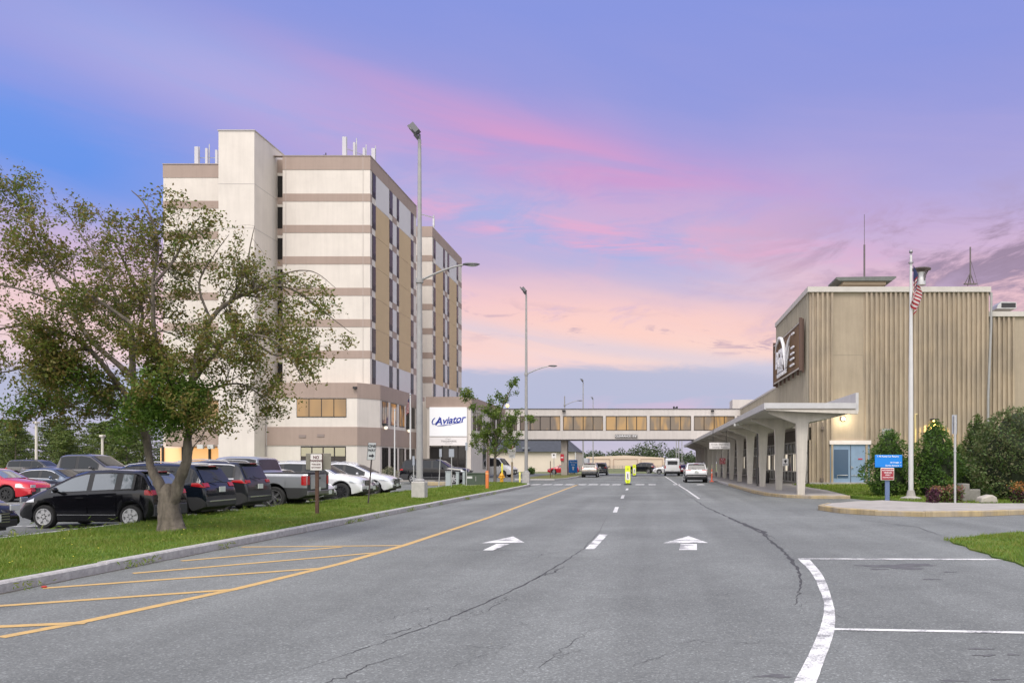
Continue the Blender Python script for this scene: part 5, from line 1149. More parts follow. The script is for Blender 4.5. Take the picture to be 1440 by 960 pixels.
def young_tree():
    rng = random.Random(3); D = 64.5; base = P(696, 677.5, D)
    q = lambda px, py, dy=0: P(px, py, D + dy)
    t = thing('young_tree', 'young leafy tree with a straggly top by the utility box', 'tree', base)
    L = [([q(696, 680), q(696, 655), q(697, 630), q(700, 600), q(706, 575), q(716, 552), q(722, 541)], .14, .02, .7),
         ([q(697, 635), q(685, 610, .4), q(675, 590, .5), q(664, 570, .6), q(655, 561, .6)], .06, .01, .9), ([q(697, 630), q(712, 610, -.4), q(728, 595, -.6), q(740, 590, -.7)], .06, .01, .9),
         ([q(698, 620), q(690, 590, -.6), q(686, 575, -.8)], .05, .01, .9), ([q(698, 625), q(706, 600, .8), q(715, 585, 1)], .05, .01, .9), ([q(697, 640), q(680, 625, -.5), q(668, 618, -.6)], .05, .01, .9), ([q(697, 642), q(712, 630, -.5), q(724, 618, .6)], .05, .01, .9)]
    b, an = branch_tree(L, 5, rng, (.5, 1.1), .02); b.v = [(v[0] - base[0], v[1] - base[1], v[2] - base[2]) for v in b.v]
    b.build('trunk', MATS['grey_bark'], t, smooth=True, angle=60); pts = []
    for p, s in an:
        if rng.random() < .22: continue
        for i in range(4): pts.append((p.x + rng.gauss(0, .11), p.y + rng.gauss(0, .11), p.z + rng.gauss(0, .11)))
    LM = leaf_mat('green_leaf', [(.07, .125, .018), (.10, .165, .024), (.14, .20, .032), (.20, .23, .055)], .4)
    np_mesh('crown', leaves(np.array(pts) - np.array(base), .11, .22, .55, droop=.2), 4, LM, t)

def shrub_points(n, prof, rng, bumps=9, rough=.30):
    # prof: list of (z, r); clumpy volume
    zs = [p[0] for p in prof]; rs = [p[1] for p in prof]; out = []; H = zs[-1]
    ph = [(rng.uniform(0, 6), rng.uniform(0, 6), rng.randint(2, 5)) for _ in range(4)]
    w = np.interp(np.linspace(0, H, 60), zs, rs); cum = np.cumsum(w + .03); cum /= cum[-1]
    for i in range(n):
        z = float(np.interp(rng.random(), cum, np.linspace(0, H, 60))); a = rng.uniform(0, 2 * PI); r = float(np.interp(z, zs, rs))
        m = 1 + rough * sum(math.sin(k * a + p1 + z * 2.2 * (1 + j * .6)) for j, (p1, p2, k) in enumerate(ph)) * .6
        rr = r * m * (1 - abs(rng.gauss(0, .13))) + (rng.expovariate(14) if rng.random() < .25 else 0); out.append((rr * math.cos(a), rr * math.sin(a), z + rng.gauss(0, .04)))
    return np.array(out)
def shrub(label, px0, px1, pytop, D, n, lm, prof, name='evergreen_shrub', lmin=.08, lmax=.2, seed=1, group=None, wr=.35, zbase=.14):
    rng = random.Random(seed); xc = ((px0 + px1) / 2 - CX) * D / F; R = (px1 - px0) / 2 * D / F; H = HC + (CY - pytop) * D / F - zbase
    t = thing(name, label, 'shrub', (xc, D, zbase), 0, group); pr = [(z * H, r * R) for z, r in prof]
    np_mesh('foliage', leaves(shrub_points(n, pr, rng), lmin, lmax, wr, up=.0), 4, lm, t)
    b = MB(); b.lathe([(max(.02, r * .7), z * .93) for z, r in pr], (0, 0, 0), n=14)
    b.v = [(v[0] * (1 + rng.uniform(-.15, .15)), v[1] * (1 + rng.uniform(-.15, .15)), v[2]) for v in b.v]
    b.build('shade_core', mat('core_shade', (.018, .026, .010), .95, var=.4, vscale=8), t, smooth=True)  # filler core against see-through, interior shade put into its dark colour
    b = MB(); b.tube([(0, 0, -.1), (0, 0, H * .4)], .08, 6); b.build('stem', MATS['grey_bark'], t); return t
def shrubs():
    THUJA = leaf_mat('thuja_leaf', [(.022, .055, .010), (.05, .11, .016), (.09, .17, .024), (.15, .21, .04)], .3)
    cone = [(0, .55), (.06, .85), (.2, 1.0), (.42, .98), (.62, .78), (.8, .5), (.92, .24), (1, .05)]
    shrub('rounded evergreen shrub behind the blue sign', 1222, 1280, 603, 38.5, 7500, THUJA, [(0, .55), (.08, .9), (.3, 1), (.55, .92), (.75, .7), (.9, .42), (1, .08)], seed=2)
    shrub('tall cone shaped evergreen shrub right of flagpole', 1283, 1348, 590, 38, 9500, THUJA, cone, seed=4)
    shrub('bright green evergreen shrub behind the bare sign pole', 1349, 1400, 582, 40, 6500, leaf_mat('thuja_light', [(.03, .06, .012), (.05, .09, .016), (.085, .125, .025), (.12, .15, .035)], .2), cone, seed=6)
    shrub('large tangled shrub at right edge with brownish twigs', 1374, 1490, 572, 35, 14000, leaf_mat('mixed_leaf', [(.032, .07, .016), (.06, .11, .025), (.11, .10, .045), (.085, .14, .035), (.13, .175, .06)], .25), [(0, .5), (.1, .85), (.3, 1), (.6, 1), (.8, .8), (.95, .45), (1, .1)], name='deciduous_shrub', seed=8, lmin=.07, lmax=.16, wr=.5)
    shrub('small dark shrub between the tall shrubs', 1336, 1366, 625, 41.5, 2600, THUJA, [(0, .6), (.2, 1), (.6, .9), (.9, .4), (1, .1)], seed=9)
    # flower beds
    def bed(label, px0, px1, pyt, D, cols, n, seed):
        rng = random.Random(seed); xc = ((px0 + px1) / 2 - CX) * D / F; R = (px1 - px0) / 2 * D / F; H = HC + (CY - pyt) * D / F - .14
        t = thing('flower_bed', label, 'flowers', (xc, D, .14)); nm = 'bed_leaf_%d' % 0
        for k, (c, share, z0, z1) in enumerate(cols):
            m = leaf_mat(['red_coleus', 'green_coleus', 'orange_coleus', 'dark_coleus'][k] + str(seed), c, .2)
            pts = [(rng.uniform(-R, R), rng.gauss(0, .22), rng.uniform(z0, z1) * H * rng.uniform(.75, 1.1)) for i in range(int(n * share))]
            np_mesh('plant_leaves', leaves(np.array(pts), .06, .14, .6), 4, m, t)
        b = MB()
        for i in range(14): x = rng.uniform(-R, R); b.tube([(x, 0, -.1), (x + rng.gauss(0, .05), rng.gauss(0, .1), H * .7)], .012, 4)
        b.build('plant_stems', mat('plant_stem', (.05, .06, .02), .8), t); return t
    bed('bed of green and purple leaved plants beside bare sign pole', 1310, 1352, 684, 32.2, [([(.06, .02, .025), (.10, .03, .04)], .3, 0, .9), ([(.06, .10, .02), (.12, .14, .03)], .45, .3, 1), ([(.25, .16, .06), (.22, .06, .07)], .25, .75, 1.05)], 1400, 21)
    bed('spiky dark purple plant at the left end of the flower bed', 1305, 1318, 686, 31.6, [([(.035, .012, .02), (.09, .02, .045)], 1.0, .0, 1)], 380, 22)
    bed('cluster of purple and orange flowers at far right of the kerb', 1424, 1450, 678, 31.8, [([(.035, .012, .02), (.09, .02, .045)], .5, 0, .8), ([(.05, .09, .02), (.1, .12, .03)], .3, 0, 1), ([(.3, .12, .03), (.35, .18, .05)], .3, .6, 1.05)], 800, 23)
    # stone bits
    D = 33; X = lambda px: (px - CX) * D / F
    t = tag(MB().box(X(1351), X(1361), 32.8, 33.4, .1, .85).build('stone_block', mat('grey_stone', (.20, .19, .17), .9, var=.2, vscale=5, bump=.4), bevel=.02), 'upright grey stone block at end of the flower bed', 'stone')
    b = MB(); b.box(X(1362), X(1379), 33, 33.25, .1, .62); tag(b.build('stone_bench', MATS['grey_stone'], bevel=.03), 'low grey stone bench end beneath the shrubs', 'bench')
    b = MB(); b.prism_y([(X(1358), .14), (X(1382), .14), (X(1382) - .05, .36), (X(1374), .46), (X(1360), .34)], 31.5, 32.1); tag(b.build('boulder', mat('pale_boulder', (.36, .33, .29), .9, var=.15, vscale=4, bump=.5), bevel=.05), 'pale flat boulder lying on the grass behind the kerb', 'boulder')
    shrub('pale ornamental shrub by the hotel corner', 536, 560, 656, 69, 1200, leaf_mat('pale_leaf', [(.2, .2, .12), (.3, .28, .2), (.12, .15, .06)], .2), [(0, .6), (.3, 1), (.7, .9), (1, .2)], name='ornamental_shrub', seed=31, zbase=.05)
    shrub('round dark shrub beside the long white hall', 742, 752, 656, 118, 500, THUJA, [(0, .6), (.3, 1), (.7, .9), (1, .2)], name='round_shrub', seed=33, zbase=0, lmin=.15, lmax=.3)

def pines():
    PN = leaf_mat('pine_needles', [(.05, .085, .018), (.075, .12, .022), (.12, .16, .03), (.16, .17, .05)], .25)
    def pine(seed, H, R):
        rng = random.Random(seed); t = thing('pine_tree', 'x', 'tree', (0, 0, 0)); b = MB(); b.tube([(0, 0, 0), (0, 0, H * .95)], [.16, .03], 6); pts = []
        z = H * .06
        while z < H:
            f = 1 - z / H; rr = R * (f ** .5) * rng.uniform(.75, 1.15)
            for k in range(rng.randint(5, 7)):
                a = rng.uniform(0, 2 * PI); r = rr * rng.uniform(.65, 1.1) + .15; dr = -.05 * r + .12 * r * f
                e = Vector((r * math.cos(a), r * math.sin(a), z + r * .18)); s = Vector((0, 0, z)); b.tube([s, e], [.035, .008], 3, cap=False)
                for i in range(44):
                    u = rng.random() ** .6; p = s.lerp(e, u); w = .16 + .22 * r * .3; pts.append((p.x + rng.gauss(0, w), p.y + rng.gauss(0, w), p.z + rng.gauss(0, .10) + .04))
            z += H * .055
        b.build('trunk', MATS['grey_bark'], t); q = leaves(np.array(pts), .25, .55, .35, up=1.2); np_mesh('crown', q, 4, PN, t); return t
    protos = [pine(41, 8.5, 4.6), pine(42, 7.9, 4.4), pine(43, 9.3, 4.7)]
    spots = [(-102, 108, 1.0), (-97, 103, .95), (-92, 106, 1.0), (-87.5, 102, .9), (-84, 108, .98), (-80, 103, .88), (-76.5, 107, 1.0), (-73, 102, .86), (-69.5, 106, .92), (-66, 103, .95), (-62.5, 108, 1.0), (-59, 104, .85), (-55.5, 108, .9), (-52, 105, .9)]
    spots += [(-101 + i * 3.0 + (i % 3) * .8, 113 + (i % 2) * 3, .98 + .06 * (i % 3)) for i in range(17)]
    used = [0, 0, 0]; 
    for i, (x, y, s) in enumerate(spots):
        k = i % 3; o = protos[k] if not used[k] else copy_tree(protos[k]); used[k] = 1
        o.location = (x, y, 0); s *= .83; o.scale = (s, s, s * random.uniform(.92, 1.05)); o.rotation_euler.z = random.uniform(0, 6); o['group'] = 'pines along the far edge of the car park'; o['label'] = 'dark green pine in the row beyond the car park'
    # distant wood beyond the airfield
    pts = []; rng = random.Random(9)
    for k in range(150):
        x = -170 + k * 1.75 + rng.gauss(0, 1); y = 400 + rng.uniform(-10, 25); h = rng.uniform(5.5, 9.5) + 1.5 * math.sin(k * .21); r = rng.uniform(2.6, 4.4)
        if 92 < k < 104: h += 1.5
        for i in range(330):
            v = Vector((rng.gauss(0, 1), rng.gauss(0, 1), rng.gauss(0, 1))).normalized() * rng.random() ** .4
            pts.append((x + v.x * r, y + v.y * r, max(.3, h * .55 + v.z * h * .5)))
    o = np_mesh('distant_wood', leaves(np.array(pts), .5, 1.2, .6), 4, leaf_mat('far_leaf', [(.04, .062, .03), (.06, .088, .036), (.085, .11, .045)], .15)); tag(o, 'far off line of dark trees beyond the tan building', 'wood', kind='stuff')

# ------------------------------------------------------------------ far buildings
def far_buildings():
    h = thing('hall_building', 'long cream hall with dark hipped roof seen under footbridge', 'building', (-28, 150, 0)); W = dict(parent=h, world=True)
    xr = (811 - CX) * 150 / F; b = MB(); b.box(-62, xr - .3, 150, 166, 0, 3.7); b.build('wall', mat('hall_cream', (.66, .58, .48), .8, var=.04, vscale=.4), **W)
    b = MB(); z0, z1 = 3.65, 6.9; b.add([(-63, 149.5, z0), (xr, 149.5, z0), (xr, 166.5, z0), (-63, 166.5, z0), (-56, 158, z1), (xr - 3.4, 156, z1), (xr - 3.4, 160, z1)], [(0, 1, 5, 4), (1, 2, 6, 5), (2, 3, 4, 6), (4, 5, 6), (3, 0, 4), (0, 3, 2, 1)]); b.build('roof', mat('slate_roof', (.045, .05, .06), .8, var=.2, vscale=2), **W)
    b = MB(); b.box(-23.5, -22.2, 149.6, 150.3, 4.2, 4.5); b.build('roof_vent', mat('vent_grey', (.2, .22, .25)), **W)
    b = MB(); b.tube([(xr - .2, 149.7, 0), (xr - .2, 149.7, 3.7)], .12, 6); b.build('downpipe', WHITE, **W)
    t = thing('hangar_building', 'long low tan panelled building beyond the fence', 'building', (-8, 235, 0)); W = dict(parent=t, world=True)
    xa, xb = (824 - CX) * 235 / F, (934 - CX) * 235 / F; b = MB(); b.prism_y([(xa, 0), (xb, 0), (xb, 3.1), ((xa + xb) / 2, 3.75), (xa, 3.3)], 235, 250); b.build('wall', mat('hangar_tan', (.56, .45, .35), .8, var=.05, vscale=.3), **W)
    b = MB()
    for a, c in ((.03, .31), (.35, .66), (.70, .98)):
        x0 = xa + (xb - xa) * a; x1 = xa + (xb - xa) * c; b.box(x0, x1, 234.9, 235, 2.62, 2.75); b.box(x0, x0 + .15, 234.9, 235, 0, 2.62); b.box(x1 - .15, x1, 234.9, 235, 0, 2.62)
    b.build('door_frame', mat('hangar_trim', (.36, .25, .19), .8), **W)
    g = thing('grey_container', 'grey container standing beside the cream hall', 'container', ((818 - CX) * 170 / F, 170, 0)); MB().box(-1.3, 1.3, 0, 5, 0, 2.6).build('container_body', mat('container_grey', (.42, .43, .46), .6), g, bevel=.03); b = MB(); b.box(-.02, .02, -.02, 0, .1, 2.5); b.build('door_gap', BLACK, g)
    f = thing('perimeter_fence', 'thin grey fence of posts and rails before the tan building', 'fence', (-4, 152, 0)); b = MB()
    for x in np.arange(-14, 12, 1.6): b.tube([(x, 0, 0), (x, 0, 1.15)], .05, 5)
    b.build('post', mat('fence_grey', (.20, .19, .18), .6), f); b = MB()
    for z in (.45, .8, 1.1): b.box(-14, 12, -.02, .02, z, z + .04)
    for x in np.arange(-14, 12, .32): b.box(x, x + .035, -.015, .015, .1, 1.1)
    b.build('rail', MATS['fence_grey'], f)
    s = thing('airport_sign_board', 'tall blue sign board with white writing beside bridge pillar', 'sign', (P(806, 0, 109)[0], 109, 0)); MB().box(-.62, .55, 0, .2, .35, 2.05).build('sign_board', BLUE, s, bevel=.02); b = MB(); b.box(-.5, -.42, .05, .15, 0, .35); b.box(.35, .43, .05, .15, 0, .35); b.build('leg', STEEL, s)
    text_mesh('lettering', 'Parking', .3, WINK, s, (0, -.01, 1.75)); text_mesh('lettering', 'Exit', .3, WINK, s, (0, -.01, 1.4))
    b = MB(); b.box(-.08, .08, -.01, -.002, .7, 1.0); b.add([(-.2, -.006, 1.0), (.2, -.006, 1.0), (0, -.006, 1.2)], [(0, 1, 2)]); b.build('arrow', WINK, s)

# ------------------------------------------------------------------ street furniture
def street():
    CB = mat('lamp_base_concrete', (.42, .40, .37), .9, var=.12, vscale=5, bump=.4, bscale=40); HEAD = mat('lamp_head_grey', (.13, .13, .135), .45, .3)
    def lamp_post(x, y, h, arm_z, arm_l, label, flood=True, base=True, z0=.14):
        t = thing('street_lamp', label, 'street lamp', (x, y, z0), 0, 'tall grey lamp posts along the road')
        if base: MB().prism([(-.29, -.27), (.29, -.27), (.29, .27), (-.29, .27)], -.2, .72).build('base', CB, t, bevel=.03)
        b = MB(); b.tube([(0, 0, .5 if base else 0), (0, 0, h * .5), (0, 0, h)], [.15, .12, .075], 12); b.lathe([(.24, 0), (.24, .06), (.18, .12)], (0, 0, .72 if base else 0), n=12); b.build('pole', PALE, t, smooth=True)
        if flood:
            b = MB(); b.tube([(0, 0, h), (0, 0, h + .25)], .05, 6); b.tube([(-.05, 0, h + .1), (-.42, 0, h + .5)], .05, 6); b.tube([(-.1, .2, h + .05), (-.3, .2, h + .3)], .04, 5)
            al = Vector((-.64, 0, .77)); nr = Vector((.77, 0, .64))
            def obox(c, l, th, w):
                c = Vector(c); v = [c + al * a + nr * n_ + Vector((0, y_, 0)) for n_ in (-th / 2, th / 2) for y_ in (-w / 2, w / 2) for a in (-l / 2, l / 2)]
                b.add(v, [(0, 1, 3, 2), (4, 6, 7, 5), (0, 4, 5, 1), (2, 3, 7, 6), (0, 2, 6, 4), (1, 5, 7, 3)])
            obox((-.32, .3, h + .42), .72, .10, .36); obox((-.13, -.24, h + .40), .42, .22, .34); obox((-.14, -.24, h + .28), .3, .08, .24)
            b.build('floodlight', HEAD, t)
        if arm_l:
            sg = 1 if arm_l > 0 else -1; al = abs(arm_l)
            b = MB(); pts = [(sg * al * u, 0, arm_z + .75 * math.sin(u * PI / 2)) for u in np.linspace(0, .78, 7)]; b.tube(pts, [.05, .048, .045, .042, .04, .038, .036], 8); b.lathe([(.16, -.1), (.17, .0), (.16, .1)], (0, 0, arm_z), n=10); b.build('arm', PALE, t, smooth=True)
            b = MB(); e = pts[-1]; b.ball((e[0] + sg * .32, 0, e[2] + .02), .36, (1.1, .42, .2), 12, 8); b.build('lamp_head', HEAD, t, smooth=True)
            b = MB(); b.ball((e[0] + sg * .38, 0, e[2] - .035), .22, (1.1, .5, .2), 10, 6); b.build('lens', mat('lamp_lens', (.5, .5, .5), .2), t, smooth=True)
        return t
    x, y, z = P(590, 700, 36); lamp_post(x, 36, 15.75, 9.55, 2.5, 'tall grey lamp post with concrete base nearest on the verge')
    lamp_post((740 - CX) * 70 / F, 70, 15.9, 9.1, 2.5, 'tall grey lamp post where verge ends beside young tree')
    lamp_post((820 - CX) * 143 / F, 143, 15.7, 0, 0, 'tall distant lamp post seen behind footbridge', base=False, z0=0)
    lamp_post((794 - CX) * 122 / F, 122, 11.6, 10.2, 2.5, 'shorter distant lamp post with arm above footbridge', flood=False, base=False, z0=0)
    lamp_post((834 - CX) * 190 / F, 190, 16.3, 0, 0, 'farthest slim lamp post rising above footbridge', base=False, z0=0)
    for px, d, h, l in ((51, 90, 6.2, 'cream lamp post at the far left of the car park'), (144, 95, 4.9, 'slim pale post in front of the pines right of pickup')):
        t = thing('car_park_lamp', l, 'lamp post', ((px - CX) * d / F, d, 0)); b = MB(); b.tube([(0, 0, 0), (0, 0, h)], .13, 8); b.build('pole', mat('cream_pole', (.6, .56, .48), .6), t, smooth=True); MB().box(-.22, .22, -.3, .3, h - .25, h).build('lamp_head', MATS['cream_pole'], t, bevel=.05)
    for px, d, top in ((951, 170, 618), (954.5, 150, 622), (959, 190, 620)):
        t = thing('distant_pole', 'thin pale pole far beyond the bridge near white van', 'pole', ((px - CX) * d / F, d, 0), 0, 'thin poles beyond the bridge'); MB().tube([(0, 0, 0), (0, 0, HC + (CY - top) * d / F + 2)], .1, 6).build('pole', PALE, t)
    # flagpoles and flags
    def flag(name, label, loc, Wd, drop, dirx, m=13):
        f = thing(name, label, 'flag', loc); b = MB(); nu, nv = 26, 13; mats = [mat('flag_red', (.24, .006, .014), .8), mat('flag_white', (.42, .39, .375), .8), mat('flag_blue', (.012, .018, .07), .8)]
        v = []
        for i in range(nu + 1):
            u = i / nu
            for j in range(nv + 1):
                w = j / nv
                x = dirx * (Wd * (1 - math.exp(-2.3 * u)) * (.55 + .45 * math.sin(u * 7 + w * 2.4)) * .9 + .02); yy = .16 * math.sin(u * 9 + w * 3.2) * (.2 + u); z = -w * drop * .56 - u * drop * .44 - .08 * math.sin(u * 5)
                v.append((x, yy, z))
        b.v = v
        for i in range(nu):
            for j in range(nv):
                b.f.append([i * (nv + 1) + j, (i + 1) * (nv + 1) + j, (i + 1) * (nv + 1) + j + 1, i * (nv + 1) + j + 1]); b.m.append(2 if (i < nu * .4 and j < 7) else (0 if j % 2 == 0 else 1))
        b.build('cloth', mats, f, smooth=True, angle=80); return f
    x, y, z = P(1281, 702, 35); h = HC + (CY - 352) * 35 / F
    t = thing('flagpole', 'tall white flagpole with ball top in front of terminal', 'flagpole', (x, 35, .14)); b = MB(); b.tube([(0, 0, 0), (0, 0, h * .5), (0, 0, h - .35)], [.11, .095, .05], 12); b.build('pole', WHITE, t, smooth=True)
    b = MB(); b.ball((0, 0, h - .2), .085, n=12, m=8); b.tube([(0, 0, h - .65), (0, 0, h - .28)], .03, 6); b.lathe([(.11, 0), (.11, .06)], (0, 0, h - .7), n=10); b.build('finial', mat('finial_grey', (.3, .29, .3), .3, .6), t, smooth=True)
    MB().lathe([(.45, 0), (.45, .08), (.2, .14), (.14, .4)], (0, 0, -.02), n=14).build('base', CONC, t)
    f = flag('flag', 'striped american flag hanging limp on the white flagpole by terminal', (x + .09, 35, HC + (CY - 372) * 35 / F), .46, 2.3, 1)
    flag_l = f
    for ch in f.children:
        for vv in ch.data.vertices:
            if vv.co.z < -1.15: vv.co.x -= .34 * min(1, (-1.15 - vv.co.z) / .9); vv.co.y -= .22 * min(1, (-1.15 - vv.co.z) / .4)
    for px, top, l in ((555, 578, 'bare thin white flagpole by the hotel corner'), (577, 556, 'thin white flagpole with flag beside the lamp post')):
        d = 67; t = thing('flagpole', l, 'flagpole', ((px - CX) * d / F, d, .1)); hh = HC + (CY - top) * d / F; b = MB(); b.tube([(0, 0, 0), (0, 0, hh)], [.07, .045], 8); b.build('pole', WHITE, t, smooth=True); MB().ball((0, 0, hh), .08, n=8, m=6).build('finial', CHROME, t)
    flag('flag', 'small striped american flag hanging on the flagpole before hotel', ((577 - CX) * 67 / F - .06, 67, HC + (CY - 558) * 67 / F), .32, 1.6, -1)
    # no parking sign
    d = 24.6; x = (446 - CX) * d / F; t = thing('no_parking_sign', 'white no parking sign on brown post before a grey sign back', 'sign', (x, d, .14)); zt = HC + (CY - 637) * d / F - .14
    MB().box(-.045, .045, -.04, .04, -.1, zt - .05).build('post', BROWNP, t); z = lambda py: HC + (CY - py) * d / F - .14; X = lambda px: (px - 446) * d / F
    MB().prism_y([(X(454.2) * -1 - .0, z(661)), (X(454), z(661)), (X(454), z(638.5)), (-X(454), z(638.5))], -.075, -.06).build('sign_board', SIGNW, t, bevel=.02)
    MB().prism_y([(X(429), z(660)), (X(464.5), z(660)), (X(464.5), z(637)), (X(429), z(637))], .05, .065).build('sign_back', mat('sign_back_grey', (.26, .245, .205), .55, .3, var=.1, vscale=4), t, bevel=.02)
    MB().box(.1, .15, .02, .05, z(660), z(637.5)).build('bracket', BROWNP, t)
    text_mesh('lettering', 'NO', .115, BROWNINK, t, (0, -.08, z(642.8)), bold=.002); text_mesh('lettering', 'PARKING', .088, BROWNINK, t, (0, -.08, z(647.6)), bold=.0015); text_mesh('lettering', 'THIS SIDE', .062, BROWNINK, t, (0, -.08, z(652.6))); text_mesh('lettering', 'OF STREET', .06, BROWNINK, t, (0, -.08, z(657)))
    # one way sign
    d = 30.4; x = (517.5 - CX) * d / F; t = thing('one_way_sign', 'narrow one way sign on a thin leaning dark post', 'sign', (x, d, .14), .0); b = MB(); b.tube([(0, 0, -.1), (.17, 0, 2.2)], .028, 6); b.build('post', mat('dark_post', (.06, .045, .045), .6), t)
    rt = Vector((.62, .78, 0)); n_ = Vector((-.78 * -1, -.62, 0)); c0 = Vector((.155, -.05, 1.98)); o = c0; b = MB()
    def pt(u, w, dd): q = c0 + rt * u + Vector((.075, 0, 1)).normalized() * w + Vector((.78, -.62, 0)) * dd; return (q.x, q.y, q.z)
    b.add([pt(-.16, -.31, 0), pt(.16, -.31, 0), pt(.16, .31, 0), pt(-.16, .31, 0), pt(-.16, -.31, -.012), pt(.16, -.31, -.012), pt(.16, .31, -.012), pt(-.16, .31, -.012)], [(0, 1, 2, 3), (7, 6, 5, 4), (0, 4, 5, 1), (1, 5, 6, 2), (2, 6, 7, 3), (3, 7, 4, 0)]); b.build('sign_board', mat('sign_grey_white', (.60, .62, .60), .5), t)
    up = Vector((.075, 0, 1)); text_mesh('lettering', 'ONE', .15, INK, t, pt(0, .19, .006), rt, up, bold=.003); text_mesh('lettering', 'WAY', .14, INK, t, pt(0, .03, .006), rt, up, bold=.003)
    b = MB(); b.add([pt(*q, .006) for q in ((-.11, -.2), (-.11, -.14), (.02, -.14), (.02, -.09), (.12, -.17), (.02, -.25), (.02, -.2))], [(0, 6, 2, 1), (3, 5, 4), (2, 6, 5, 3)]); b.build('arrow', INK, t)
    b = MB(); v = [pt(-.165, -.318, -.006), pt(.165, -.318, -.006), pt(.165, .318, -.006), pt(-.165, .318, -.006)]; b.tube(v + [v[0]], .008, 4); b.build('edge', INK, t)
    # blue and red entrance sign
    d = 34.6; x = (1248 - CX) * d / F; t = thing('direction_sign', 'blue direction sign over a red authorised vehicles sign', 'sign', (x, d, .14)); z = lambda py: HC + (CY - py) * d / F - .14; X = lambda px: (px - 1248) * d / F
    MB().box(-.09, .09, .0, .08, -.1, z(640)).build('post', mat('post_blue', (.12, .17, .30), .5), t); MB().box(X(1230), X(1268.5), -.05, -.005, z(657), z(639.3)).build('sign_board', BLUE, t, bevel=.03); 
    bb = MB().box(X(1238), X(1257), -.06, -.01, z(675), z(657.4)).build('sign_board', mat('sign_cream', (.72, .62, .55), .5), t, bevel=.03); bb['label'] = 'red and white authorised vehicles board'
    MB().box(X(1239), X(1256), -.068, -.062, z(674), z(658.3)).build('red_panel', mat('sign_dark_red', (.30, .03, .045), .5), t)
    yy = -.056; text_mesh('lettering', '< All Rental Car Returns', .092, WINK, t, (0, yy, z(641.5)), bold=.001); text_mesh('lettering', 'Air Freight  >', .085, WINK, t, (X(1267), yy, z(650)), align='RIGHT', bold=.001); text_mesh('lettering', 'Service Entrance  >', .085, WINK, t, (X(1267), yy, z(654.3)), align='RIGHT', bold=.001)
    for i, (s, sz) in enumerate((('AUTHORIZED', .078), ('VEHICLES', .078), ('ONLY', .078), ('VIOLATORS TOWED', .048))): text_mesh('lettering', s, sz, WINK, t, (0, -.071, z(660.8 + i * 3.4)), bold=.001)
    # bare pole with edge-on sign
    d = 31.2; x = (1343 - CX) * d / F; t = thing('sign_pole', 'silver sign pole with a grey sign seen from behind by flowers', 'sign', (x, d, .14)); MB().tube([(0, 0, -.1), (0, 0, HC + (CY - 584) * d / F - .14)], .045, 8).build('post', STEEL, t, smooth=True); MB().box(-.1, .09, .05, .06, HC + (CY - 610) * d / F - .14, HC + (CY - 583) * d / F - .14).build('sign_back', mat('sign_back_alu', (.34, .36, .4), .4, .6), t); b = MB()
    for pz in (600, 640): b.lathe([(.06, 0), (.06, .05)], (0, 0, HC + (CY - pz) * d / F), n=8)
    b.build('clamp', STEEL, t)
    # small posts near utility box
    for px, d, top, w, l in ((581.7, 45, 641, .12, 'thin grey post beside the tall lamp base'), (617, 52, 631, .16, 'leaning thin sign post in front of the black SUV'), (635, 51, 631, .32, 'grey sign seen from behind in front of black SUV'), (656, 54, 622, .14, 'thin grey sign post beside the green utility box')):
        t = thing('sign_post', l, 'sign post', ((px - CX) * d / F, d, .14)); hh = HC + (CY - top) * d / F - .14; lean = .12 if px == 617 else 0; MB().tube([(0, 0, -.1), (lean, 0, hh)], .03, 6).build('post', STEEL, t); MB().box(lean - w / 2, lean + w / 2, -.03, -.01, hh - .5, hh).build('sign_back', MATS['sign_back_alu'], t)
    d = 55.5; X = lambda px: (px - CX) * d / F; zt = HC + (CY - 664.5) * d / F
    t = thing('utility_box', 'dark green utility box on a pad at end of verge', 'utility box', (X(668.5), d, .14)); MB().box(X(655) - X(668.5), X(682) - X(668.5), -.05, 1.0, .0, zt - .2).build('cabinet', mat('box_green', (.055, .075, .05), .5, var=.15, vscale=3), t, bevel=.02); MB().box(X(654.5) - X(668.5), X(682.5) - X(668.5), -.09, 1.05, zt - .2, zt - .14).build('lid', MATS['box_green'], t, bevel=.015); MB().box(-.95, .95, -.3, 1.2, -.1, .035).build('pad', CONC, t); MB().box(.02, .06, -.07, -.05, .3, .62).build('handle', PALE, t); MB().box(-.55, -.2, -.06, -.05, .48, .62).build('notice', WHITE, t)
    for px, l, w, h_ in ((631, 'small grey pedestal box left of utility box', .36, .95), (643.5, 'short grey steel post left of utility box', .2, .9), (652.5, 'short grey guard post touching the utility box', .17, .95)):
        d2 = 56.5; t = thing('pedestal', l, 'pedestal', ((px - CX) * d2 / F, d2, .1)); MB().box(-w / 2, w / 2, -w / 2, w / 2, -.1, h_).build('casing', mat('pedestal_grey', (.32, .36, .36), .5), t, bevel=.02); MB().box(-w / 2 - .02, w / 2 + .02, -w / 2 - .02, w / 2 + .02, h_, h_ + .05).build('cap', MATS['pedestal_grey'], t)
    d = 48.5; t = thing('marker_post', 'orange marker post on the grass by green box', 'marker post', ((685 - CX) * d / F, d, .14)); MB().lathe([(.1, -.05), (.1, 1.0), (.085, 1.06), (.02, 1.08)], (0, 0, 0), n=12).build('tube', mat('orange_post', (.60, .17, .04), .5), t, smooth=True); MB().lathe([(.104, .86), (.104, .96)], (0, 0, 0), n=12).build('band', mat('pale_orange', (.7, .35, .15), .5), t)
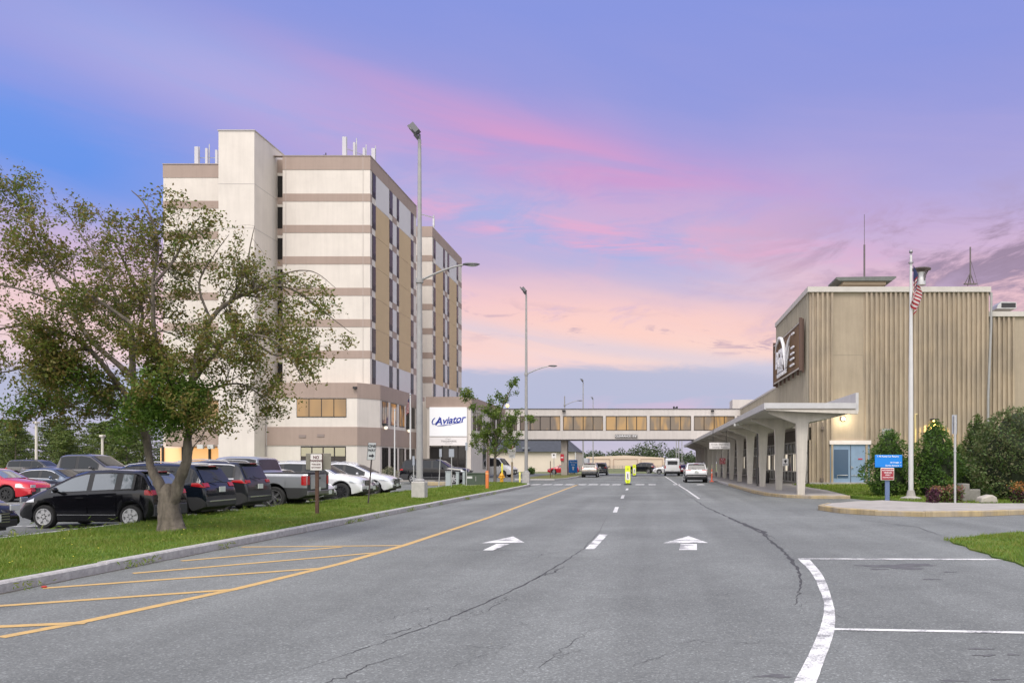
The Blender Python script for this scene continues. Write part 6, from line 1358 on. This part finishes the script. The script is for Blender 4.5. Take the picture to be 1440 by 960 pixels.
    d = 63.5; t = thing('fire_hydrant', 'yellow fire hydrant with a tall yellow marker', 'hydrant', ((705.5 - CX) * d / F, d, .14)); YL = mat('hydrant_yellow', (.62, .30, .015), .45); MB().lathe([(.19, -.05), (.19, .05), (.14, .07), (.14, .5), (.18, .52), (.18, .58), (.13, .66), (.06, .74), (.04, .8)], (0, 0, 0), n=14).build('barrel', YL, t, smooth=True); b = MB(); b.tube([(-.24, 0, .42), (.24, 0, .42)], .07, 10); b.tube([(0, -.24, .4), (0, 0, .4)], .09, 10); b.build('outlet', YL, t); MB().box(-.06, .06, .16, .2, .5, 1.5).build('marker', mat('marker_yellow', (.62, .58, .05), .5), t); MB().lathe([(.21, -.06), (.21, .06)], (0, 0, 0), n=12).build('base', BLACK, t)
    d = 66; t = thing('yield_sign', 'white sign with red yield triangle beside the young tree', 'sign', ((720 - CX) * d / F, d, .14)); MB().box(-.08, .08, 0, .08, -.1, 1.6).build('post', mat('timber_post', (.42, .33, .22), .8), t); MB().tube([(0, .04, 1.5), (0, .04, 2.95)], .03, 6).build('upper_post', STEEL, t); MB().box(-.31, .31, -.05, -.02, 2.3, 2.98).build('sign_board', SIGNW, t); MB().box(-.26, .26, -.05, -.02, 1.92, 2.26).build('sign_board', SIGNW, t)
    b = MB(); b.prism_y([(-.19, 2.9), (.19, 2.9), (0, 2.6)], -.062, -.055); b.build('triangle', REDS, t); b = MB(); b.prism_y([(-.08, 2.85), (.08, 2.85), (0, 2.72)], -.07, -.065); b.build('triangle_centre', WINK, t); text_mesh('lettering', 'TO PEDS', .13, INK, t, (0, -.055, 2.45)); text_mesh('lettering', 'LOT', .16, INK, t, (0, -.055, 2.09))
    d = 65; t = thing('bollard', 'pale yellow bollard at the tip of the verge', 'bollard', ((731 - CX) * d / F, d, .12)); MB().lathe([(.075, -.1), (.075, .76), (.05, .8), (.01, .81)], (0, 0, 0), n=12).build('tube', mat('pale_yellow', (.66, .62, .16), .5), t, smooth=True)
    for px, d, top, kind, l in ((779, 92, 637, 0, 'square white sign with a triangle on thin post beyond verge'), (774, 84, 648, 1, 'short brown post beyond the verge near bridge pillar')):
        t = thing('small_sign' if kind == 0 else 'short_post', l, 'sign' if kind == 0 else 'post', ((px - CX) * d / F, d, .1)); hh = HC + (CY - top) * d / F - .1
        MB().tube([(0, 0, -.1), (0, 0, hh)], .04, 6).build('post', STEEL if kind == 0 else BROWNP, t)
        if kind == 0: MB().box(-.26, .26, -.05, -.03, hh - .55, hh).build('sign_board', SIGNW, t); b = MB(); b.prism_y([(-.15, hh - .1), (.15, hh - .1), (0, hh - .34)], -.06, -.052); b.build('symbol', INK, t)
    # yellow-green in-street pedestrian signs
    YG = mat('fluorescent_yellow', (.68, .78, .02), .5)
    for px, d, l in ((882.8, 62.5, 'bright yellow upright pedestrian sign standing on centre line'), (892, 101, 'second yellow pedestrian sign farther along the centre line')):
        t = thing('crossing_sign', l, 'sign', ((px - CX) * d / F, d, 0)); h = 1.45; MB().prism_y([(-.12, .12), (-.2, .26), (-.2, h - .05), (-.15, h), (.15, h), (.2, h - .05), (.2, .26), (.12, .12)], -.03, .03).build('sign_panel', YG, t); MB().box(-.15, .15, -.04, -.032, .38, 1.0).build('white_panel', SIGNW, t)
        b = MB(); b.ball((0, -.045, .82), .04, (1, .2, 1), 8, 5); b.box(-.035, .035, -.05, -.041, .6, .78); b.prism_y([(-.03, .6), (.0, .6), (-.04, .46), (-.08, .46)], -.05, -.041); b.prism_y([(.0, .6), (.03, .6), (.08, .46), (.04, .46)], -.05, -.041); b.build('symbol', INK, t); b = MB(); b.lathe([(.07, 0), (.07, .012)], (0, -.035, .28), 'y', 10); b.lathe([(.08, 0), (.08, .012)], (0, -.035, 1.2), 'y', 10); b.build('badge', mat('badge_olive', (.4, .42, .02), .5), t)
        b = MB(); b.lathe([(.3, 0), (.3, .05), (.16, .1), (.05, .14)], (0, 0, .0), n=14); b.build('base', BLACK, t)
    # low concrete kerb block in front of the black SUV
    tag(MB().box((598 - CX) * 60 / F, (629 - CX) * 60 / F, 60, 60.4, 0, .28).build('parking_block', YKERB, bevel=.04), 'tan parking block before the black SUV', 'kerb block')
    # red litter near left kerb
    x, y = G(62, 826.5); tag(MB().ball((x, y, .02), .03, (1.4, 1, .5), 8, 5).build('litter', mat('litter_red', (.35, .03, .02), .6), smooth=True), 'tiny red scrap of litter in the gutter at left', 'litter')

# ------------------------------------------------------------------ sky and light
def world():
    w = bpy.data.worlds.new('World'); SC.world = w; w.use_nodes = True; t = w.node_tree; N, L = t.nodes, t.links; N.clear()
    def val(s, sock):
        if isinstance(s, (int, float)): sock.default_value = s
        else: L.new(s, sock)
    def m(op, a, b=None, c=None, clamp=False):
        n = N.new('ShaderNodeMath'); n.operation = op; n.use_clamp = clamp; val(a, n.inputs[0])
        if b is not None: val(b, n.inputs[1])
        if c is not None: val(c, n.inputs[2])
        return n.outputs[0]
    tc = N.new('ShaderNodeTexCoord'); sx = N.new('ShaderNodeSeparateXYZ'); L.new(tc.outputs['Generated'], sx.inputs[0]); x, y, z = sx.outputs
    A = m('ARCTAN2', x, y); E = m('ARCSINE', z)
    def noise(va, vb, sc, det=5, ro=.55, dist=0, off=0):
        c = N.new('ShaderNodeCombineXYZ'); val(va, c.inputs[0]); val(vb, c.inputs[1]); c.inputs[2].default_value = off
        n = N.new('ShaderNodeTexNoise'); n.inputs['Scale'].default_value = sc; n.inputs['Detail'].default_value = det; n.inputs['Roughness'].default_value = ro; n.inputs['Distortion'].default_value = dist
        L.new(c.outputs[0], n.inputs['Vector']); return n.outputs['Fac']
    def smooth(v, a, b):
        n = N.new('ShaderNodeMapRange'); n.interpolation_type = 'SMOOTHSTEP'; val(v, n.inputs[0]); n.inputs[1].default_value = a; n.inputs[2].default_value = b; return n.outputs[0]
    def mix(f, a, b):
        n = N.new('ShaderNodeMix'); n.data_type = 'RGBA'; n.clamp_factor = True; val(f, n.inputs['Factor'])
        for s, i in ((a, 6), (b, 7)):
            if isinstance(s, tuple): n.inputs[i].default_value = s
            else: L.new(s, n.inputs[i])
        return n.outputs[2]
    def gauss(v, c0, s):
        d = m('DIVIDE', m('SUBTRACT', v, c0), s); return m('EXPONENT', m('MULTIPLY', m('MULTIPLY', d, d), -1))
    tilt = m('MULTIPLY_ADD', A, .16, E)                       # cloud bands dip to the right
    n_wide = noise(m('MULTIPLY', A, 1.3), m('MULTIPLY', tilt, 4.5), 1.6, 5, .5, .6, 3.1)
    n_str = noise(m('MULTIPLY', A, 1.6), m('MULTIPLY', tilt, 11), 1.9, 7, .58, .8, 7.7)
    n_fine = noise(m('MULTIPLY', A, 3.0), m('MULTIPLY', E, 17), 2.6, 8, .62, 1.0, 1.3)
    n_brk = noise(m('MULTIPLY', A, 3.2), m('MULTIPLY', m('ADD', E, m('MULTIPLY', A, -.12)), 9), 2.4, 9, .66, .5, 5.2); n_sm = noise(m('MULTIPLY', A, 7), m('MULTIPLY', E, 26), 2.2, 8, .66, .6, 2.2)
    warp = m('MULTIPLY', m('SUBTRACT', n_wide, .5), .16); wf = m('MULTIPLY', m('SUBTRACT', n_str, .5), .07)
    Ew = m('ADD', E, m('ADD', m('MULTIPLY', warp, .5), wf))
    r = N.new('ShaderNodeValToRGB'); L.new(m('DIVIDE', Ew, 1.5708), r.inputs[0]); e = r.color_ramp.elements
    stops = [(0.0, (203, 196, 216)), (.05, (190, 188, 214)), (.085, (215, 200, 218)), (.115, (242, 214, 218)), (.155, (250, 212, 208)), (.195, (240, 200, 209)), (.235, (207, 184, 216)), (.285, (184, 174, 221)), (.345, (167, 163, 221)), (.42, (149, 156, 222)), (.50, (138, 152, 224)), (.8, (140, 154, 216)), (1.5708, (150, 160, 205))]
    while len(e) < len(stops): e.new(.5)
    for el, (p, c) in zip(e, stops): el.position = p / 1.5708; el.color = lin(c)
    col = r.outputs[0]
    # clear blue openings
    bl = m('MULTIPLY', gauss(A, -.70, .26), gauss(E, .295, .095)); bl = m('MULTIPLY', bl, m('MULTIPLY_ADD', smooth(n_wide, .22, .62), .6, .4))
    col = mix(m('MULTIPLY', bl, 1.15, clamp=True), col, lin(108, 152, 235))
    b2 = m('MULTIPLY', gauss(m('ADD', E, m('MULTIPLY', A, .30)), .245, .045), gauss(A, -.12, .28)); col = mix(m('MULTIPLY', m('MULTIPLY', b2, smooth(n_str, .30, .56)), .95), col, lin(166, 180, 230))
    b3 = m('MULTIPLY', gauss(m('ADD', E, m('MULTIPLY', A, .10)), .345, .04), gauss(A, -.48, .2)); col = mix(m('MULTIPLY', b3, .75), col, lin(164, 178, 234))
    # the long pink band
    Ep = m('SUBTRACT', m('SUBTRACT', .335, m('MULTIPLY', A, .16)), m('MULTIPLY', m('MULTIPLY', A, A), .12))
    pk = gauss(m('ADD', m('SUBTRACT', E, Ep), m('ADD', m('MULTIPLY', warp, .35), wf)), 0, .042); pk = m('MULTIPLY', pk, m('MULTIPLY_ADD', smooth(n_str, .30, .6), .6, .4)); pk = m('MULTIPLY', pk, m('MULTIPLY_ADD', gauss(A, -.12, .28), .78, .12)); col = mix(m('MULTIPLY', pk, .85), col, lin(216, 156, 206))
    pk2 = gauss(m('ADD', m('SUBTRACT', E, m('SUBTRACT', .262, m('MULTIPLY', A, .10))), wf), 0, .016); pk2 = m('MULTIPLY', m('MULTIPLY', pk2, gauss(A, -.06, .28)), smooth(n_fine, .35, .65)); col = mix(m('MULTIPLY', pk2, 1.0), col, lin(238, 172, 206)); pk3 = gauss(m('ADD', m('SUBTRACT', E, m('SUBTRACT', .345, m('MULTIPLY', A, .22))), m('MULTIPLY', wf, .8)), 0, .016); pk3 = m('MULTIPLY', m('MULTIPLY', pk3, gauss(A, -.16, .22)), smooth(n_str, .30, .66)); col = mix(m('MULTIPLY', pk3, .5), col, lin(222, 160, 204)); pk4 = m('MULTIPLY', gauss(m('ADD', E, m('MULTIPLY', A, .10)), .275, .05), gauss(A, .02, .34)); pk4 = m('MULTIPLY', pk4, smooth(n_brk, .40, .64)); col = mix(m('MULTIPLY', pk4, .6), col, lin(222, 178, 212))
    # peach glow low down in front
    pe = m('MULTIPLY', gauss(Ew, .165, .055), gauss(A, .02, .30)); col = mix(m('MULTIPLY', pe, m('MULTIPLY', smooth(n_str, .28, .62), .85)), col, lin(255, 211, 200))
    pe2 = m('MULTIPLY', gauss(Ew, .125, .02), gauss(A, .06, .2)); col = mix(m('MULTIPLY', pe2, .6), col, lin(255, 222, 206))
    # mauve-grey clouds to the right
    dk = m('MULTIPLY', gauss(A, .50, .26), gauss(m('ADD', E, wf), .225, .058)); dk = m('MULTIPLY', dk, smooth(n_brk, .40, .60)); col = mix(m('MULTIPLY', dk, 1.6, clamp=True), col, lin(160, 140, 165))
    # low blue-grey bank and small streaks
    bank = smooth(m('ADD', E, m('ADD', m('MULTIPLY', m('SUBTRACT', n_sm, .5), .022), m('ADD', m('MULTIPLY', wf, .35), m('MULTIPLY', A, -.035)))), .126, .110); bank = m('MULTIPLY', bank, smooth(E, .018, .075)); col = mix(m('MULTIPLY', bank, .92), col, lin(183, 189, 216))
    st = m('MULTIPLY', gauss(m('ADD', E, m('MULTIPLY', A, .08)), .152, .020), smooth(n_sm, .52, .64)); col = mix(m('MULTIPLY', st, .7), col, lin(190, 166, 186)); op = m('MULTIPLY', gauss(m('ADD', E, m('MULTIPLY', A, .12)), .132, .012), smooth(n_str, .42, .6)); col = mix(m('MULTIPLY', op, .6), col, lin(214, 208, 226)); lv = m('MULTIPLY', gauss(E, .185, .03), smooth(n_brk, .5, .66)); col = mix(m('MULTIPLY', lv, .55), col, lin(206, 184, 218))
    pinkb = m('MULTIPLY', gauss(E, .062, .018), m('MULTIPLY', gauss(A, .05, .14), smooth(n_fine, .4, .62))); col = mix(m('MULTIPLY', pinkb, .75), col, lin(220, 190, 216))
    # behind and overhead: brighter, paler sky added as unseen fill light
    sky = N.new('ShaderNodeTexSky'); sky.sky_type = 'NISHITA'; sky.sun_disc = False; sky.sun_elevation = math.radians(60); sky.sun_rotation = math.radians(186); sky.air_density = 1; sky.dust_density = 3
    back = smooth(m('MULTIPLY_ADD', y, -1, m('MULTIPLY', z, .55)), -.30, .85)
    vs = N.new('ShaderNodeVectorMath'); vs.operation = 'SCALE'; L.new(col, vs.inputs[0]); vs.inputs['Scale'].default_value = 2 ** -EXPO
    rear = N.new('ShaderNodeVectorMath'); rear.operation = 'SCALE'; rear.inputs[0].default_value = (1.0, .94, .92); rear.inputs['Scale'].default_value = REAR
    b1 = N.new('ShaderNodeBackground'); L.new(vs.outputs[0], b1.inputs[0]); b1.inputs[1].default_value = 1
    b2_ = N.new('ShaderNodeBackground'); L.new(rear.outputs[0], b2_.inputs[0]); b2_.inputs[1].default_value = 1
    b3_ = N.new('ShaderNodeBackground'); L.new(sky.outputs[0], b3_.inputs[0]); b3_.inputs[1].default_value = .05
    ad = N.new('ShaderNodeAddShader'); L.new(b2_.outputs[0], ad.inputs[0]); L.new(b3_.outputs[0], ad.inputs[1])
    mx = N.new('ShaderNodeMixShader'); L.new(back, mx.inputs[0]); L.new(b1.outputs[0], mx.inputs[1]); L.new(ad.outputs[0], mx.inputs[2])
    o = N.new('ShaderNodeOutputWorld'); L.new(mx.outputs[0], o.inputs[0])
    s = bpy.data.lights.new('sun', 'SUN'); s.energy = SUN; s.angle = math.radians(28); s.color = (1, .95, .9); so = bpy.data.objects.new('sun', s); COL.objects.link(so)
    el, az = math.radians(60), math.radians(186)                 # high behind the camera, soft
    d = Vector((math.sin(az) * math.cos(el), math.cos(az) * math.cos(el), math.sin(el))); so.rotation_euler = (-d).to_track_quat('-Z', 'Y').to_euler(); so.location = (0, -20, 40)
REAR = .55; SUN = 1.0

def camera():
    c = bpy.data.cameras.new('camera'); o = bpy.data.objects.new('camera', c); COL.objects.link(o); o.location = (0, 0, HC); o.rotation_euler = (PI / 2, 0, 0)
    c.sensor_width = 36; c.lens = 36 * F / 1440; c.shift_x = (720 - CX) / 1440; c.shift_y = (CY - 480) / 1440; c.clip_end = 3000; c.clip_start = .1; SC.camera = o

ground(); markings(); hotel(); annex(); bridge(); terminal(); canopy(); vehicles(); big_tree(); young_tree(); shrubs(); pines(); far_buildings(); street(); grass(); world(); camera()
SC.view_settings.view_transform = 'Standard'; SC.view_settings.look = 'None'; SC.view_settings.exposure = EXPO; SC.view_settings.gamma = 1; SC.view_settings.use_curve_mapping = False
